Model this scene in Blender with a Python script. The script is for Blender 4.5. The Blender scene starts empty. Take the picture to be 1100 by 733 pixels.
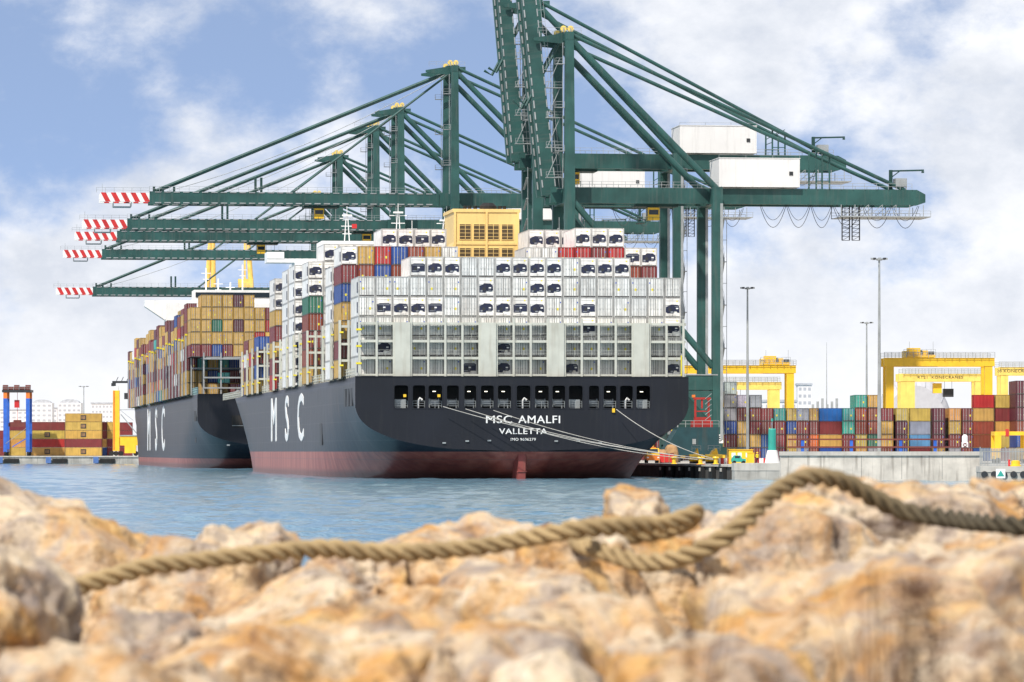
import bpy, math, random
import numpy as np
from mathutils import Vector, Matrix
random.seed(7)
SC = bpy.context.scene
COL = SC.collection
R = math.radians

# ------------------------------------------------------------------ camera, world, sun, exposure
F = 4810.0            # focal length in photo pixels (1100 wide)
CH = 4.0              # camera height above the water
HZ = 485.0            # photo row of the horizon
cam = bpy.data.cameras.new('camera'); cam_o = bpy.data.objects.new('camera', cam); COL.objects.link(cam_o)
cam_o.location = (0, 0, CH); cam_o.rotation_euler = (R(90), 0, 0)
cam.sensor_width = 36; cam.lens = F * 36 / 1100; cam.shift_y = (HZ - 366.5) / 1100
cam.clip_start = 0.1; cam.clip_end = 60000
cam.dof.use_dof = True; cam.dof.focus_distance = 700; cam.dof.aperture_fstop = 11
SC.camera = cam_o

SUN_EL, SUN_AZ = 50.0, 212.0      # azimuth clockwise from +Y: behind the camera, to the left
W = bpy.data.worlds.new('World'); SC.world = W; W.use_nodes = True
nt = W.node_tree; N = nt.nodes; L = nt.links
N.clear()
def nd(t, **k):
    n = N.new(t)
    for a, b in k.items(): setattr(n, a, b)
    return n
def mth(op, a, b=None, c=None, clamp=False):
    n = nd('ShaderNodeMath', operation=op); n.use_clamp = clamp
    for i, v in enumerate((a, b, c)):
        if v is None: continue
        if hasattr(v, 'name'): L.new(v, n.inputs[i])
        else: n.inputs[i].default_value = v
    return n.outputs[0]
tc = nd('ShaderNodeTexCoord'); sp = nd('ShaderNodeSeparateXYZ'); L.new(tc.outputs['Generated'], sp.inputs[0])
dx, dy, dz = sp.outputs
zz = mth('ADD', mth('MULTIPLY', mth('MAXIMUM', dz, 0.0), 5.0), 0.16)
cb = nd('ShaderNodeCombineXYZ'); L.new(dx, cb.inputs[0]); L.new(dy, cb.inputs[1]); L.new(zz, cb.inputs[2])
nrm = nd('ShaderNodeVectorMath', operation='NORMALIZE'); L.new(cb.outputs[0], nrm.inputs[0])
sky = nd('ShaderNodeTexSky', sky_type='NISHITA', sun_disc=False)
sky.sun_elevation = R(SUN_EL); sky.sun_rotation = R(SUN_AZ); sky.air_density = 1.0; sky.dust_density = 0.6; sky.ozone_density = 1.6
L.new(nrm.outputs[0], sky.inputs[0])
# clouds: noise over the viewing direction
mp = nd('ShaderNodeMapping'); mp.inputs['Scale'].default_value = (16, 16, 24); mp.inputs['Location'].default_value = (2.2, 9.1, 6.3)
L.new(tc.outputs['Generated'], mp.inputs[0])
n1 = nd('ShaderNodeTexNoise'); n1.inputs['Scale'].default_value = 1.0; n1.inputs['Detail'].default_value = 9; n1.inputs['Roughness'].default_value = 0.60
n1.inputs['Distortion'].default_value = 0.0
L.new(mp.outputs[0], n1.inputs['Vector'])
n2 = nd('ShaderNodeTexNoise'); n2.inputs['Scale'].default_value = 2.1; n2.inputs['Detail'].default_value = 7; n2.inputs['Roughness'].default_value = 0.6
L.new(mp.outputs[0], n2.inputs['Vector'])
# cloud cover: thicker to the far left and on the right, thinning with height
left = mth('MULTIPLY', mth('MULTIPLY', mth('SUBTRACT', -0.052, dx), 4.5), 1.0, clamp=True)
right = mth('MULTIPLY', mth('SUBTRACT', dx, 0.012), 3.6, clamp=True)
low = mth('MULTIPLY', mth('SUBTRACT', 0.055, dz), 5.0, clamp=True)
bias = mth('ADD', mth('ADD', mth('MINIMUM', left, 0.11), mth('MINIMUM', right, 0.24)), low)
dens = mth('ADD', n1.outputs['Fac'], bias)
mask = nd('ShaderNodeMapRange'); mask.interpolation_type = 'SMOOTHSTEP'
mask.inputs['From Min'].default_value = 0.50; mask.inputs['From Max'].default_value = 0.72
L.new(dens, mask.inputs['Value'])
shade = nd('ShaderNodeMapRange'); shade.inputs['From Min'].default_value = 0.35; shade.inputs['From Max'].default_value = 0.68
L.new(n2.outputs['Fac'], shade.inputs['Value'])
cc = nd('ShaderNodeMixRGB'); cc.inputs['Color1'].default_value = (6.2, 6.6, 7.4, 1); cc.inputs['Color2'].default_value = (9.2, 9.3, 9.6, 1)
L.new(shade.outputs[0], cc.inputs['Fac'])
skyg = nd('ShaderNodeMixRGB', blend_type='MULTIPLY'); skyg.inputs['Fac'].default_value = 1; skyg.inputs['Color2'].default_value = (1.50, 1.62, 1.80, 1)
L.new(sky.outputs[0], skyg.inputs['Color1'])
skyp = nd('ShaderNodeMixRGB'); skyp.inputs['Fac'].default_value = .36; skyp.inputs['Color2'].default_value = (5.0, 6.0, 7.7, 1); L.new(skyg.outputs[0], skyp.inputs['Color1'])
mx = nd('ShaderNodeMixRGB'); L.new(mask.outputs[0], mx.inputs['Fac']); L.new(skyp.outputs[0], mx.inputs['Color1']); L.new(cc.outputs[0], mx.inputs['Color2'])
hz = nd('ShaderNodeMapRange'); hz.interpolation_type = 'SMOOTHSTEP'
hz.inputs['From Min'].default_value = 0.045; hz.inputs['From Max'].default_value = 0.0
L.new(dz, hz.inputs['Value'])
mh = nd('ShaderNodeMixRGB'); mh.inputs['Color2'].default_value = (8.5, 8.6, 8.9, 1)
L.new(mth('MULTIPLY', hz.outputs[0], 0.85), mh.inputs['Fac']); L.new(mx.outputs[0], mh.inputs['Color1'])
bg = nd('ShaderNodeBackground'); bg.inputs['Strength'].default_value = 0.1
out = nd('ShaderNodeOutputWorld'); L.new(mh.outputs[0], bg.inputs['Color']); L.new(bg.outputs[0], out.inputs[0])

sun = bpy.data.lights.new('sun', 'SUN'); sun.energy = 4.4; sun.angle = R(1.5); sun.color = (1, 0.94, 0.86)
sun_o = bpy.data.objects.new('sun', sun); COL.objects.link(sun_o)
_d = Vector((math.sin(R(SUN_AZ)) * math.cos(R(SUN_EL)), math.cos(R(SUN_AZ)) * math.cos(R(SUN_EL)), math.sin(R(SUN_EL))))
sun_o.rotation_euler = _d.to_track_quat('Z', 'Y').to_euler(); sun_o.location = (-300, -300, 500)
SC.view_settings.view_transform = 'Standard'; SC.view_settings.look = 'None'
SC.view_settings.exposure = 0.22; SC.view_settings.gamma = 1; SC.view_settings.use_curve_mapping = False
SC.cycles.max_bounces = 6; SC.cycles.diffuse_bounces = 3; SC.cycles.glossy_bounces = 3; SC.cycles.volume_bounces = 0

# ------------------------------------------------------------------ helpers
def P(px, py, D):
    return Vector(((px - 550) * D / F, D, CH + (HZ - py) * D / F))
TH = math.atan(620 / F)                       # the ships and the quay point towards a vanishing point on the left
def ship_pt(u, v, z, o=(1.55, 650.0)):
    return Vector((o[0] - math.sin(TH) * u + math.cos(TH) * v, o[1] + math.cos(TH) * u + math.sin(TH) * v, z))

MATS = {}
def mat(name, col, rough=0.55, metal=0.0, vary=0.18, dirt=0.25, dirtcol=None, bump=0.0, scale=0.6, streak=True, spec=0.4, objcol=False, corr=False, emit=0, alpha=1):
    if name in MATS: return MATS[name]
    m = bpy.data.materials.new(name); m.use_nodes = True; t = m.node_tree; n = t.nodes; l = t.links
    b = n['Principled BSDF']; b.inputs['Roughness'].default_value = rough; b.inputs['Metallic'].default_value = metal
    b.inputs['Specular IOR Level'].default_value = spec
    tc = n.new('ShaderNodeTexCoord')
    oi = n.new('ShaderNodeObjectInfo')
    off = n.new('ShaderNodeVectorMath'); off.operation = 'MULTIPLY_ADD'
    cr = n.new('ShaderNodeCombineXYZ')
    for i in range(3): l.new(oi.outputs['Random'], cr.inputs[i])
    l.new(cr.outputs[0], off.inputs[0]); off.inputs[1].default_value = (37, 53, 71); l.new(tc.outputs['Object'], off.inputs[2])
    def noise(sc, det, vec):
        x = n.new('ShaderNodeTexNoise'); x.inputs['Scale'].default_value = sc; x.inputs['Detail'].default_value = det; l.new(vec, x.inputs['Vector']); return x
    n1 = noise(scale, 5, off.outputs[0])
    hv = n.new('ShaderNodeMapRange'); hv.inputs['To Min'].default_value = 1 - vary; hv.inputs['To Max'].default_value = 1 + vary
    hv.inputs['From Min'].default_value = .3; hv.inputs['From Max'].default_value = .7
    l.new(n1.outputs['Fac'], hv.inputs['Value'])
    mul = n.new('ShaderNodeVectorMath'); mul.operation = 'SCALE'; l.new(hv.outputs[0], mul.inputs['Scale'])
    if objcol:
        if name == 'container_frame_paint':
            dk = n.new('ShaderNodeVectorMath'); dk.operation = 'SCALE'; dk.inputs['Scale'].default_value = .6; l.new(oi.outputs['Color'], dk.inputs[0]); l.new(dk.outputs[0], mul.inputs[0])  # frame colour darkened to paint in the shade of gaps between containers
        else: l.new(oi.outputs['Color'], mul.inputs[0])
    else: mul.inputs[0].default_value = col
    mpp = n.new('ShaderNodeMapping'); mpp.inputs['Scale'].default_value = (1.6, 1.6, 0.12) if streak else (1, 1, 1)
    l.new(off.outputs[0], mpp.inputs[0])
    n2 = noise(1.3, 6, mpp.outputs[0])
    dm = n.new('ShaderNodeMapRange'); dm.inputs['From Min'].default_value = .52; dm.inputs['From Max'].default_value = .78
    dm.inputs['To Max'].default_value = dirt; l.new(n2.outputs['Fac'], dm.inputs['Value'])
    mixd = n.new('ShaderNodeMixRGB'); l.new(dm.outputs[0], mixd.inputs['Fac']); l.new(mul.outputs[0], mixd.inputs['Color1'])
    mixd.inputs['Color2'].default_value = (*(dirtcol or (.13, .09, .06)), 1)
    l.new(mixd.outputs[0], b.inputs['Base Color'])
    if bump or corr:
        bp = n.new('ShaderNodeBump'); bp.inputs['Strength'].default_value = 1; bp.inputs['Distance'].default_value = bump if not corr else .06
        if corr:
            w = n.new('ShaderNodeTexWave'); w.wave_type = 'BANDS'; w.bands_direction = 'Y'; w.inputs['Scale'].default_value = 1.15; l.new(tc.outputs['Object'], w.inputs['Vector'])
            l.new(w.outputs['Fac'], bp.inputs['Height'])
        else:
            n3 = noise(scale * 6, 8, off.outputs[0]); l.new(n3.outputs['Fac'], bp.inputs['Height'])
        l.new(bp.outputs[0], b.inputs['Normal'])
    if emit:
        b.inputs['Emission Color'].default_value = (*col, 1); b.inputs['Emission Strength'].default_value = emit
    MATS[name] = m
    return m

class MB:
    def __init__(s): s.v = []; s.f = []; s.m = []; s.mats = []; s.cur = 0
    def use(s, m):
        if m not in s.mats: s.mats.append(m)
        s.cur = s.mats.index(m); return s
    def add(s, vs, fs):
        o = len(s.v); s.v += [tuple(p) for p in vs]
        for f in fs: s.f.append(tuple(i + o for i in f)); s.m.append(s.cur)
        return s
    def box(s, x0, x1, y0, y1, z0, z1):
        return s.add([(x0, y0, z0), (x1, y0, z0), (x1, y1, z0), (x0, y1, z0), (x0, y0, z1), (x1, y0, z1), (x1, y1, z1), (x0, y1, z1)],
                     [(3, 2, 1, 0), (4, 5, 6, 7), (0, 1, 5, 4), (1, 2, 6, 5), (2, 3, 7, 6), (3, 0, 4, 7)])
    def taper(s, c0, w0, d0, z0, c1, w1, d1, z1):
        a = [(c0[0] + sx * w0 / 2, c0[1] + sy * d0 / 2, z0) for sx, sy in ((-1, -1), (1, -1), (1, 1), (-1, 1))]
        b = [(c1[0] + sx * w1 / 2, c1[1] + sy * d1 / 2, z1) for sx, sy in ((-1, -1), (1, -1), (1, 1), (-1, 1))]
        return s.add(a + b, [(3, 2, 1, 0), (4, 5, 6, 7), (0, 1, 5, 4), (1, 2, 6, 5), (2, 3, 7, 6), (3, 0, 4, 7)])
    def beam(s, p, q, w, h, up=(0, 0, 1)):
        p = Vector(p); q = Vector(q); d = (q - p).normalized(); up = Vector(up)
        if abs(d.dot(up)) > .99: up = Vector((0, 1, 0))
        x = d.cross(up).normalized(); y = x.cross(d)
        c = [x * (a * w / 2) + y * (b * h / 2) for a, b in ((-1, -1), (1, -1), (1, 1), (-1, 1))]
        return s.add([p + k for k in c] + [q + k for k in c], [(3, 2, 1, 0), (4, 5, 6, 7), (0, 1, 5, 4), (1, 2, 6, 5), (2, 3, 7, 6), (3, 0, 4, 7)])
    def tube(s, pts, r, n=6, caps=True, radii=None):
        pts = [Vector(p) for p in pts]; vs = []; k = len(pts)
        prev = None
        for i, p in enumerate(pts):
            d = (pts[min(i + 1, k - 1)] - pts[max(i - 1, 0)]).normalized()
            if prev is None:
                up = Vector((0, 0, 1)) if abs(d.z) < .9 else Vector((1, 0, 0))
                x = d.cross(up).normalized()
            else:
                x = (prev - d * prev.dot(d)).normalized()
            prev = x; y = d.cross(x); rr = radii[i] if radii else r
            vs += [p + (x * math.cos(2 * math.pi * j / n) + y * math.sin(2 * math.pi * j / n)) * rr for j in range(n)]
        fs = [(i * n + j, i * n + (j + 1) % n, (i + 1) * n + (j + 1) % n, (i + 1) * n + j) for i in range(k - 1) for j in range(n)]
        if caps: fs += [tuple(range(n))[::-1], tuple((k - 1) * n + j for j in range(n))]
        return s.add(vs, fs)
    def cyl(s, c, r, h, n=12, r2=None):
        r2 = r if r2 is None else r2
        return s.tube([c, (c[0], c[1], c[2] + h)], r, n, radii=[r, r2])
    def prism(s, poly, vec):
        vec = Vector(vec); k = len(poly); a = [Vector(p) for p in poly]
        return s.add(a + [p + vec for p in a], [tuple(range(k))[::-1], tuple(range(k, 2 * k))] + [(i, (i + 1) % k, k + (i + 1) % k, k + i) for i in range(k)])
    def quad(s, a, b, c, d): return s.add([a, b, c, d], [(0, 1, 2, 3)])
    def text(s, body, size, fn, ext=.02, xs=1.0, bold=0):
        vs, fs = text_mesh(body, size, ext)
        s.add([fn(x * xs, y, z) for x, y, z in vs], fs)
        if bold:
            for k, (ox, oy) in enumerate(((1, 0), (-1, 0), (0, 1), (0, -1))): s.add([fn((x + ox * bold * size) * xs, y + oy * bold * size * .6, z - .004 * (k + 1)) for x, y, z in vs], fs)
        return s
    def mesh(s, name):
        me = bpy.data.meshes.new(name); me.from_pydata(s.v, [], s.f)
        for m in s.mats: me.materials.append(m)
        me.polygons.foreach_set('material_index', s.m); me.update(); return me
    def build(s, name, parent=None, smooth=False, **props):
        me = s.mesh(name)
        if smooth: me.polygons.foreach_set('use_smooth', [True] * len(me.polygons))
        return link(name, me, parent, **props)

def link(name, me, parent=None, **props):
    o = bpy.data.objects.new(name, me); COL.objects.link(o)
    if parent: o.parent = parent
    for k, v in props.items(): o[k] = v
    return o
def thing(name, label, cat, loc=(0, 0, 0), rz=0, group=None):
    o = bpy.data.objects.new(name, None); COL.objects.link(o); o.location = loc; o.rotation_euler = (0, 0, rz)
    o.empty_display_size = .5
    o['label'] = label; o['category'] = cat
    if group: o['group'] = group
    return o
_tc = {}
def text_mesh(body, size, ext):
    k = (body, size, ext)
    if k not in _tc:
        c = bpy.data.curves.new('lettering', 'FONT'); c.body = body; c.size = size; c.extrude = ext; c.align_x = 'CENTER'; c.align_y = 'CENTER'; c.resolution_u = 3; c.space_character = 1.08
        o = bpy.data.objects.new('lettering', c); COL.objects.link(o)
        dg = bpy.context.evaluated_depsgraph_get(); me = bpy.data.meshes.new_from_object(o.evaluated_get(dg))
        _tc[k] = ([tuple(v.co) for v in me.vertices], [tuple(p.vertices) for p in me.polygons])
        bpy.data.objects.remove(o); bpy.data.curves.remove(c); bpy.data.meshes.remove(me)
    return _tc[k]
aft_text = lambda cx, cz, y: (lambda x, yy, z: (cx + x, y - z, cz + yy))          # reads from astern
port_text = lambda cy, cz, xx: (lambda x, yy, z: (xx - z, cy - x, cz + yy))       # reads from the port side
ORD = ['first', 'second', 'third', 'fourth', 'fifth', 'sixth', 'seventh', 'eighth', 'ninth', 'tenth', 'eleventh', 'twelfth', 'thirteenth', 'fourteenth', 'fifteenth', 'sixteenth', 'seventeenth', 'eighteenth', 'nineteenth', 'twentieth', 'twenty-first', 'twenty-second', 'twenty-third', 'twenty-fourth', 'twenty-fifth', 'twenty-sixth', 'twenty-seventh', 'twenty-eighth', 'twenty-ninth', 'thirtieth']

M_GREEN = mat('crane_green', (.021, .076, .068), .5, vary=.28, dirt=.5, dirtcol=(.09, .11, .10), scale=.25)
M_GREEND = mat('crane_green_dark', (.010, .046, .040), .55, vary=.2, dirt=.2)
M_HOUSE = mat('crane_house_white', (.70, .69, .67), .5, vary=.06, dirt=.25, dirtcol=(.35,.33,.3), scale=.2)
M_RED = mat('signal_red', (.55, .03, .03), .45)
M_WHITE = mat('paint_white', (.8, .79, .76), .45, vary=.06, dirt=.15)
M_YEL = mat('gantry_yellow', (.84, .51, .03), .45, vary=.08, dirt=.13)
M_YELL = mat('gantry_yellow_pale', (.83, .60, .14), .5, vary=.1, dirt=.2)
M_STEEL = mat('galvanised_steel', (.34, .36, .36), .5, metal=.3)
M_DARK = mat('dark_steel', (.03, .032, .035), .5)
M_NAVY = mat('hull_navy', (.008, .009, .014), .5, vary=.25, dirt=.25, dirtcol=(.035, .033, .03), scale=.12)
M_BEIGE = mat('lashing_paint', (.50, .50, .43), .55, vary=.1, dirt=.35, dirtcol=(.22, .16, .1), scale=.5)
M_FUN = mat('funnel_yellow', (.80, .55, .20), .5, vary=.08, dirt=.3, dirtcol=(.35, .25, .12), scale=.25)
M_BLUE = mat('gantry_blue', (.03, .12, .5), .45)
M_ORANGE = mat('paint_orange', (.75, .2, .03), .5)
M_CONC = mat('concrete', (.40, .38, .34), .9, vary=.28, dirt=.75, dirtcol=(.12, .11, .095), bump=.03, scale=.35)
M_CONCL = mat('concrete_pale', (.48, .45, .40), .9, vary=.15, dirt=.3, bump=.02, scale=.5)
M_GLASS = mat('dark_glass', (.02, .03, .04), .1, vary=0, dirt=0)
M_RUB = mat('black_rubber', (.012, .012, .012), .8)
M_TEAL = mat('paint_teal', (.03, .32, .26), .5)
M_BROWN = mat('rail_brown', (.16, .04, .03), .6)
M_TAN = mat('cargo_tan', (.38, .22, .10), .8)
M_ROPE_L = mat('mooring_line', (.42, .40, .36), .8)
M_LAMP = mat('lamp_glow', (1, .93, .75), .5, emit=2.5, vary=0, dirt=0)
M_CPAINT = mat('container_paint', (.5, .5, .5), .5, vary=.14, dirt=.35, objcol=True, corr=True, scale=.5)
M_CDOOR = mat('container_door_paint', (.5, .5, .5), .5, vary=.16, dirt=.5, dirtcol=(.22, .17, .12), objcol=True, scale=.8)
M_CFRAME = mat('container_frame_paint', (.5, .5, .5), .5, vary=.2, dirt=.75, dirtcol=(.05, .045, .04), objcol=True, scale=1.2)
M_SILL = mat('container_sill', (.07, .065, .06), .7, vary=.3)
M_MACH = mat('cooling_machine_dark', (.018, .022, .05), .5, vary=.3)
M_MACHG = mat('cooling_machine_grey', (.25, .26, .28), .5)
M_BAR = mat('locking_bar', (.36, .36, .35), .5, metal=.2)
M_STICK = mat('sticker_yellow', (.75, .62, .03), .5, vary=.05, dirt=.1)
M_STICKB = mat('sticker_blue', (.05, .1, .45), .5, vary=.05, dirt=.1)

# ------------------------------------------------------------------ water and ground
def water():
    m = bpy.data.materials.new('sea_water'); m.use_nodes = True; t = m.node_tree; n = t.nodes; l = t.links
    b = n['Principled BSDF']; b.inputs['Base Color'].default_value = (.13, .26, .34, 1); b.inputs['Roughness'].default_value = .1; b.inputs['IOR'].default_value = 1.33
    g = n.new('ShaderNodeNewGeometry')
    hs = []
    for sx, sy, w in ((1.6, .8, .25), (4.5, 1.8, .1)):
        mp = n.new('ShaderNodeMapping'); mp.inputs['Scale'].default_value = (sx, sy, 1); mp.inputs['Rotation'].default_value = (0, 0, R(14)); l.new(g.outputs['Position'], mp.inputs[0])
        x = n.new('ShaderNodeTexNoise'); x.inputs['Scale'].default_value = 1; x.inputs['Detail'].default_value = 4; l.new(mp.outputs[0], x.inputs['Vector'])
        k = n.new('ShaderNodeMath'); k.operation = 'MULTIPLY'; k.inputs[1].default_value = w; l.new(x.outputs['Fac'], k.inputs[0]); hs.append(k.outputs[0])
    a = n.new('ShaderNodeMath'); l.new(hs[0], a.inputs[0]); l.new(hs[1], a.inputs[1])
    a2 = a
    bp = n.new('ShaderNodeBump'); bp.inputs['Strength'].default_value = 1; bp.inputs['Distance'].default_value = .5; l.new(a2.outputs[0], bp.inputs['Height']); l.new(bp.outputs[0], b.inputs['Normal'])
    mb = MB().use(m); mb.quad((-4000, -100, -.5), (4000, -100, -.5), (4000, 12000, -.5), (-4000, 12000, -.5))
    # a fan of real wavelets over the harbour basin
    nr, ncl = 760, 720; ys = 16 * (1700 / 16) ** (np.arange(nr) / (nr - 1)); th = np.linspace(-.24, .24, ncl)
    X = ys[:, None] * np.tan(th)[None, :]; Y = np.repeat(ys[:, None], ncl, 1); Z = np.zeros_like(X); rg = np.random.default_rng(5)
    for k in range(46):
        lam = .7 * (7 / .7) ** rg.random(); a = rg.normal(R(95), .55); kk = 2 * math.pi / lam; Z += lam * .0044 * np.sin(kk * (X * math.cos(a) + Y * math.sin(a)) + rg.random() * 6.28)
    Z -= .02; o0 = len(mb.v)
    mb.v += np.stack([X, Y, Z], 2).reshape(-1, 3).tolist()
    fs = [(o0 + r * ncl + c, o0 + r * ncl + c + 1, o0 + (r + 1) * ncl + c + 1, o0 + (r + 1) * ncl + c) for r in range(nr - 1) for c in range(ncl - 1)]
    mb.f += fs; mb.m += [0] * len(fs)
    mb.build('water', smooth=True, kind='structure')
water()
Z_Q = 2.1
def quay():
    m = MB().use(mat('quay_face_dark', (.06, .055, .05), .9, vary=.3, dirt=.4, dirtcol=(.15, .14, .12), scale=.4))  # shade on the quay face is put into this dark colour
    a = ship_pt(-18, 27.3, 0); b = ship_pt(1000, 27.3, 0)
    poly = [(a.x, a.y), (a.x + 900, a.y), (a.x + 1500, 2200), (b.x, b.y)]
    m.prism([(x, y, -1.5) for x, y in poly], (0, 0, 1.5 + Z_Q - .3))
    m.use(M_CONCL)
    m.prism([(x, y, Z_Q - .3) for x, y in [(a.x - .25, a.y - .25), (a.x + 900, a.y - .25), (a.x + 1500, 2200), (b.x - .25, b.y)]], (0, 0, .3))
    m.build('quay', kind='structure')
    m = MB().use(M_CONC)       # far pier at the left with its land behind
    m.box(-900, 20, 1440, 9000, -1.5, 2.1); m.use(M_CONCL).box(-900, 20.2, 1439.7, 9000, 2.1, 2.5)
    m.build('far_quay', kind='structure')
quay()

# ------------------------------------------------------------------ containers
CONT = {'n': {}}
WHT = (.80, .78, .74); GRW = (.70, .70, .67); MUS = (.56, .34, .085); MAR = (.20, .034, .036); RED = (.42, .03, .028); BLU = (.025, .075, .28)
DMR = (.11, .02, .034); GRN = (.03, .16, .10); TEA = (.05, .34, .29); ORG = (.62, .13, .02); GRY = (.30, .32, .34); RUS = (.26, .055, .03); LBL = (.10, .30, .52)
CNAME = {WHT: 'white', GRW: 'off-white', MUS: 'mustard', MAR: 'maroon', RED: 'red', BLU: 'blue', DMR: 'dark maroon', GRN: 'dark green', TEA: 'teal', ORG: 'orange', GRY: 'grey', RUS: 'rust red', LBL: 'light blue'}
_cm = {}
def cmesh(kind, Lc, H):
    k = (kind, round(Lc, 2), round(H, 2))
    if k in _cm: return _cm[k]
    h = 1.219; m = MB()
    if kind == 'body' or kind == 'rbody':
        pm = M_CPAINT if kind == 'body' else M_CDOOR
        m.use(pm).box(-h + .05, h - .05, .09, Lc - .05, .16, H - .05)
        m.use(M_CFRAME)
        for x in (-h, h - .16):
            for y in (0, Lc - .16): m.box(x, x + .16, y, y + .16, 0, H)
            m.box(x + .01, x + .15, .16, Lc - .16, 0, .16); m.box(x + .03, x + .13, .16, Lc - .16, H - .12, H - .003)
        for y in (.004, Lc - .13): m.use(M_SILL).box(-h + .16, h - .16, y, y + .12, 0, .15); m.use(M_CFRAME).box(-h + .16, h - .16, y, y + .12, H - .13, H - .004)
    elif kind in ('door0', 'door1'):        # one leaf, its locking bars and stickers
        m.use(M_CDOOR).box(.045, h - .19, .045, .088, .2, H - .17); m.use(M_SILL).box(0, .044, .05, .087, .2, H - .17); m.use(M_CDOOR)
        for z in (.6, 1.25, 1.9): m.box(.1, h - .26, .03, .044, z, z + .32)
        m.use(M_BAR)
        for x in (.26, .74): m.box(x, x + .085, .0, .028, .1, H - .1); m.box(x - .05, x + .11, -.02, -.001, 1.1, 1.22)
        if kind == 'door1': m.use(M_STICK).box(.38, .62, .015, .0295, .95, 1.3); m.use(M_STICKB).box(.82, .97, .015, .0295, 2.0, 2.2)
    elif kind.startswith('cooling_unit'):
        va = int(kind[-1])
        m.use(M_CDOOR).box(-h + .17, h - .17, .03, .088, H * .62, H - .14); m.box(-h + .17, h - .17, .03, .088, .17, .55)
        m.use(M_MACH)
        m.prism([(x, .02, z) for x, z in ([(-.98, .66), (-.12, .56), (.0, .84), (.7, .78), (.98, .98), (.94, 1.62), (.6, 1.92), (-.35, 1.96), (-.5, 1.76), (-.98, 1.6)],
                 [(-.95, .62), (.15, .62), (.2, .8), (.98, .8), (.98, 1.75), (.75, 1.9), (-.6, 1.9), (-.98, 1.7)],
                 [(-.98, .75), (-.7, .56), (.1, .56), (.25, .9), (.6, .9), (.7, .7), (.98, .7), (.98, 1.55), (.8, 1.82), (-.2, 1.88), (-.98, 1.5)])[va]], (0, .068, 0))
        m.use(M_MACHG)
        if va == 0: m.box(-.85, -.55, .0, .0195, .72, .95); m.box(.3, .66, .0, .0195, .9, 1.0)
        elif va == 1: m.box(-.85, .85, .0, .0195, 1.62, 1.7); m.box(-.8, -.2, .0, .0195, .75, .85); m.box(-.05, .0, .0, .0195, .7, 1.6)
        else: m.box(-.3, .1, .0, .0195, .66, .86); m.box(.3, .8, .0, .0195, 1.55, 1.62)
        m.use(M_WHITE); a = (.36, -.1, .5)[va]; m.box(a, a + .34, -.01, .0195, 1.2, 1.38)
        m.use(M_DARK)
        m.prism([(-.38 + .26 * math.cos(a), .012, 1.12 + .26 * math.sin(a)) for a in [i * math.pi / 5 for i in range(10)]], (0, .007, 0))
        m.box(-h + .22, h - .22, .02, .0295, H - .5, H - .47); m.box(-.02, .02, .02, .0295, .17, .55); m.box(-.6, .5, .02, .0295, .3, .33)
        m.use(M_STICK).box(.55, .75, .015, .0295, H - .62, H - .42)
    elif kind == 'side_logo':
        m.use(M_MACH).box(-h - .02, -h + .05, 1.3, 2.3, .55, H - .8)
    _cm[k] = m.mesh('container_' + kind); return _cm[k]
def container(loc, kind, color, label, group, Lc=12.19, H=2.88, rz=None, parts=True, logo=False):
    """kind: 'M' reefer with its machine end aft, 'R' reefer with doors aft, 'D' dry box with doors aft, 'S' plain side or end"""
    o = thing('reefer_container' if kind in 'MR' else 'shipping_container', label, 'container', loc, TH if rz is None else rz, group)
    def sub(nm, me, x=0, sx=1):
        c = link(nm, me, o); c.color = (*color, 1); c.location.x = x
        if sx < 0: c.scale.x = -1
    sub('body', cmesh('rbody' if kind in 'MR' else 'body', Lc, H))
    if parts:
        if kind == 'M': sub('cooling_unit', cmesh('cooling_unit%d' % random.choice((0, 0, 1, 2)), Lc, H))
        elif kind in 'RD':
            a = random.choice(('door0', 'door1'))
            sub('door', cmesh(a, Lc, H)); sub('door', cmesh('door0' if a == 'door1' else random.choice(('door0', 'door0', 'door1')), Lc, H), 0, -1)
        if logo: sub('side_logo', cmesh('side_logo', Lc, H))
    return o
# candidate boxes on the ships; those the picture cannot see are left out
CAND = []
def cand(ship, bay, col, tier, u, v, z, kind, color, Lc=12.19, H=2.88):
    CAND.append(dict(ship=ship, bay=bay, col=col, tier=tier, u=u, v=v, z=z, kind=kind, color=color, L=Lc, H=H))

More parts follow.
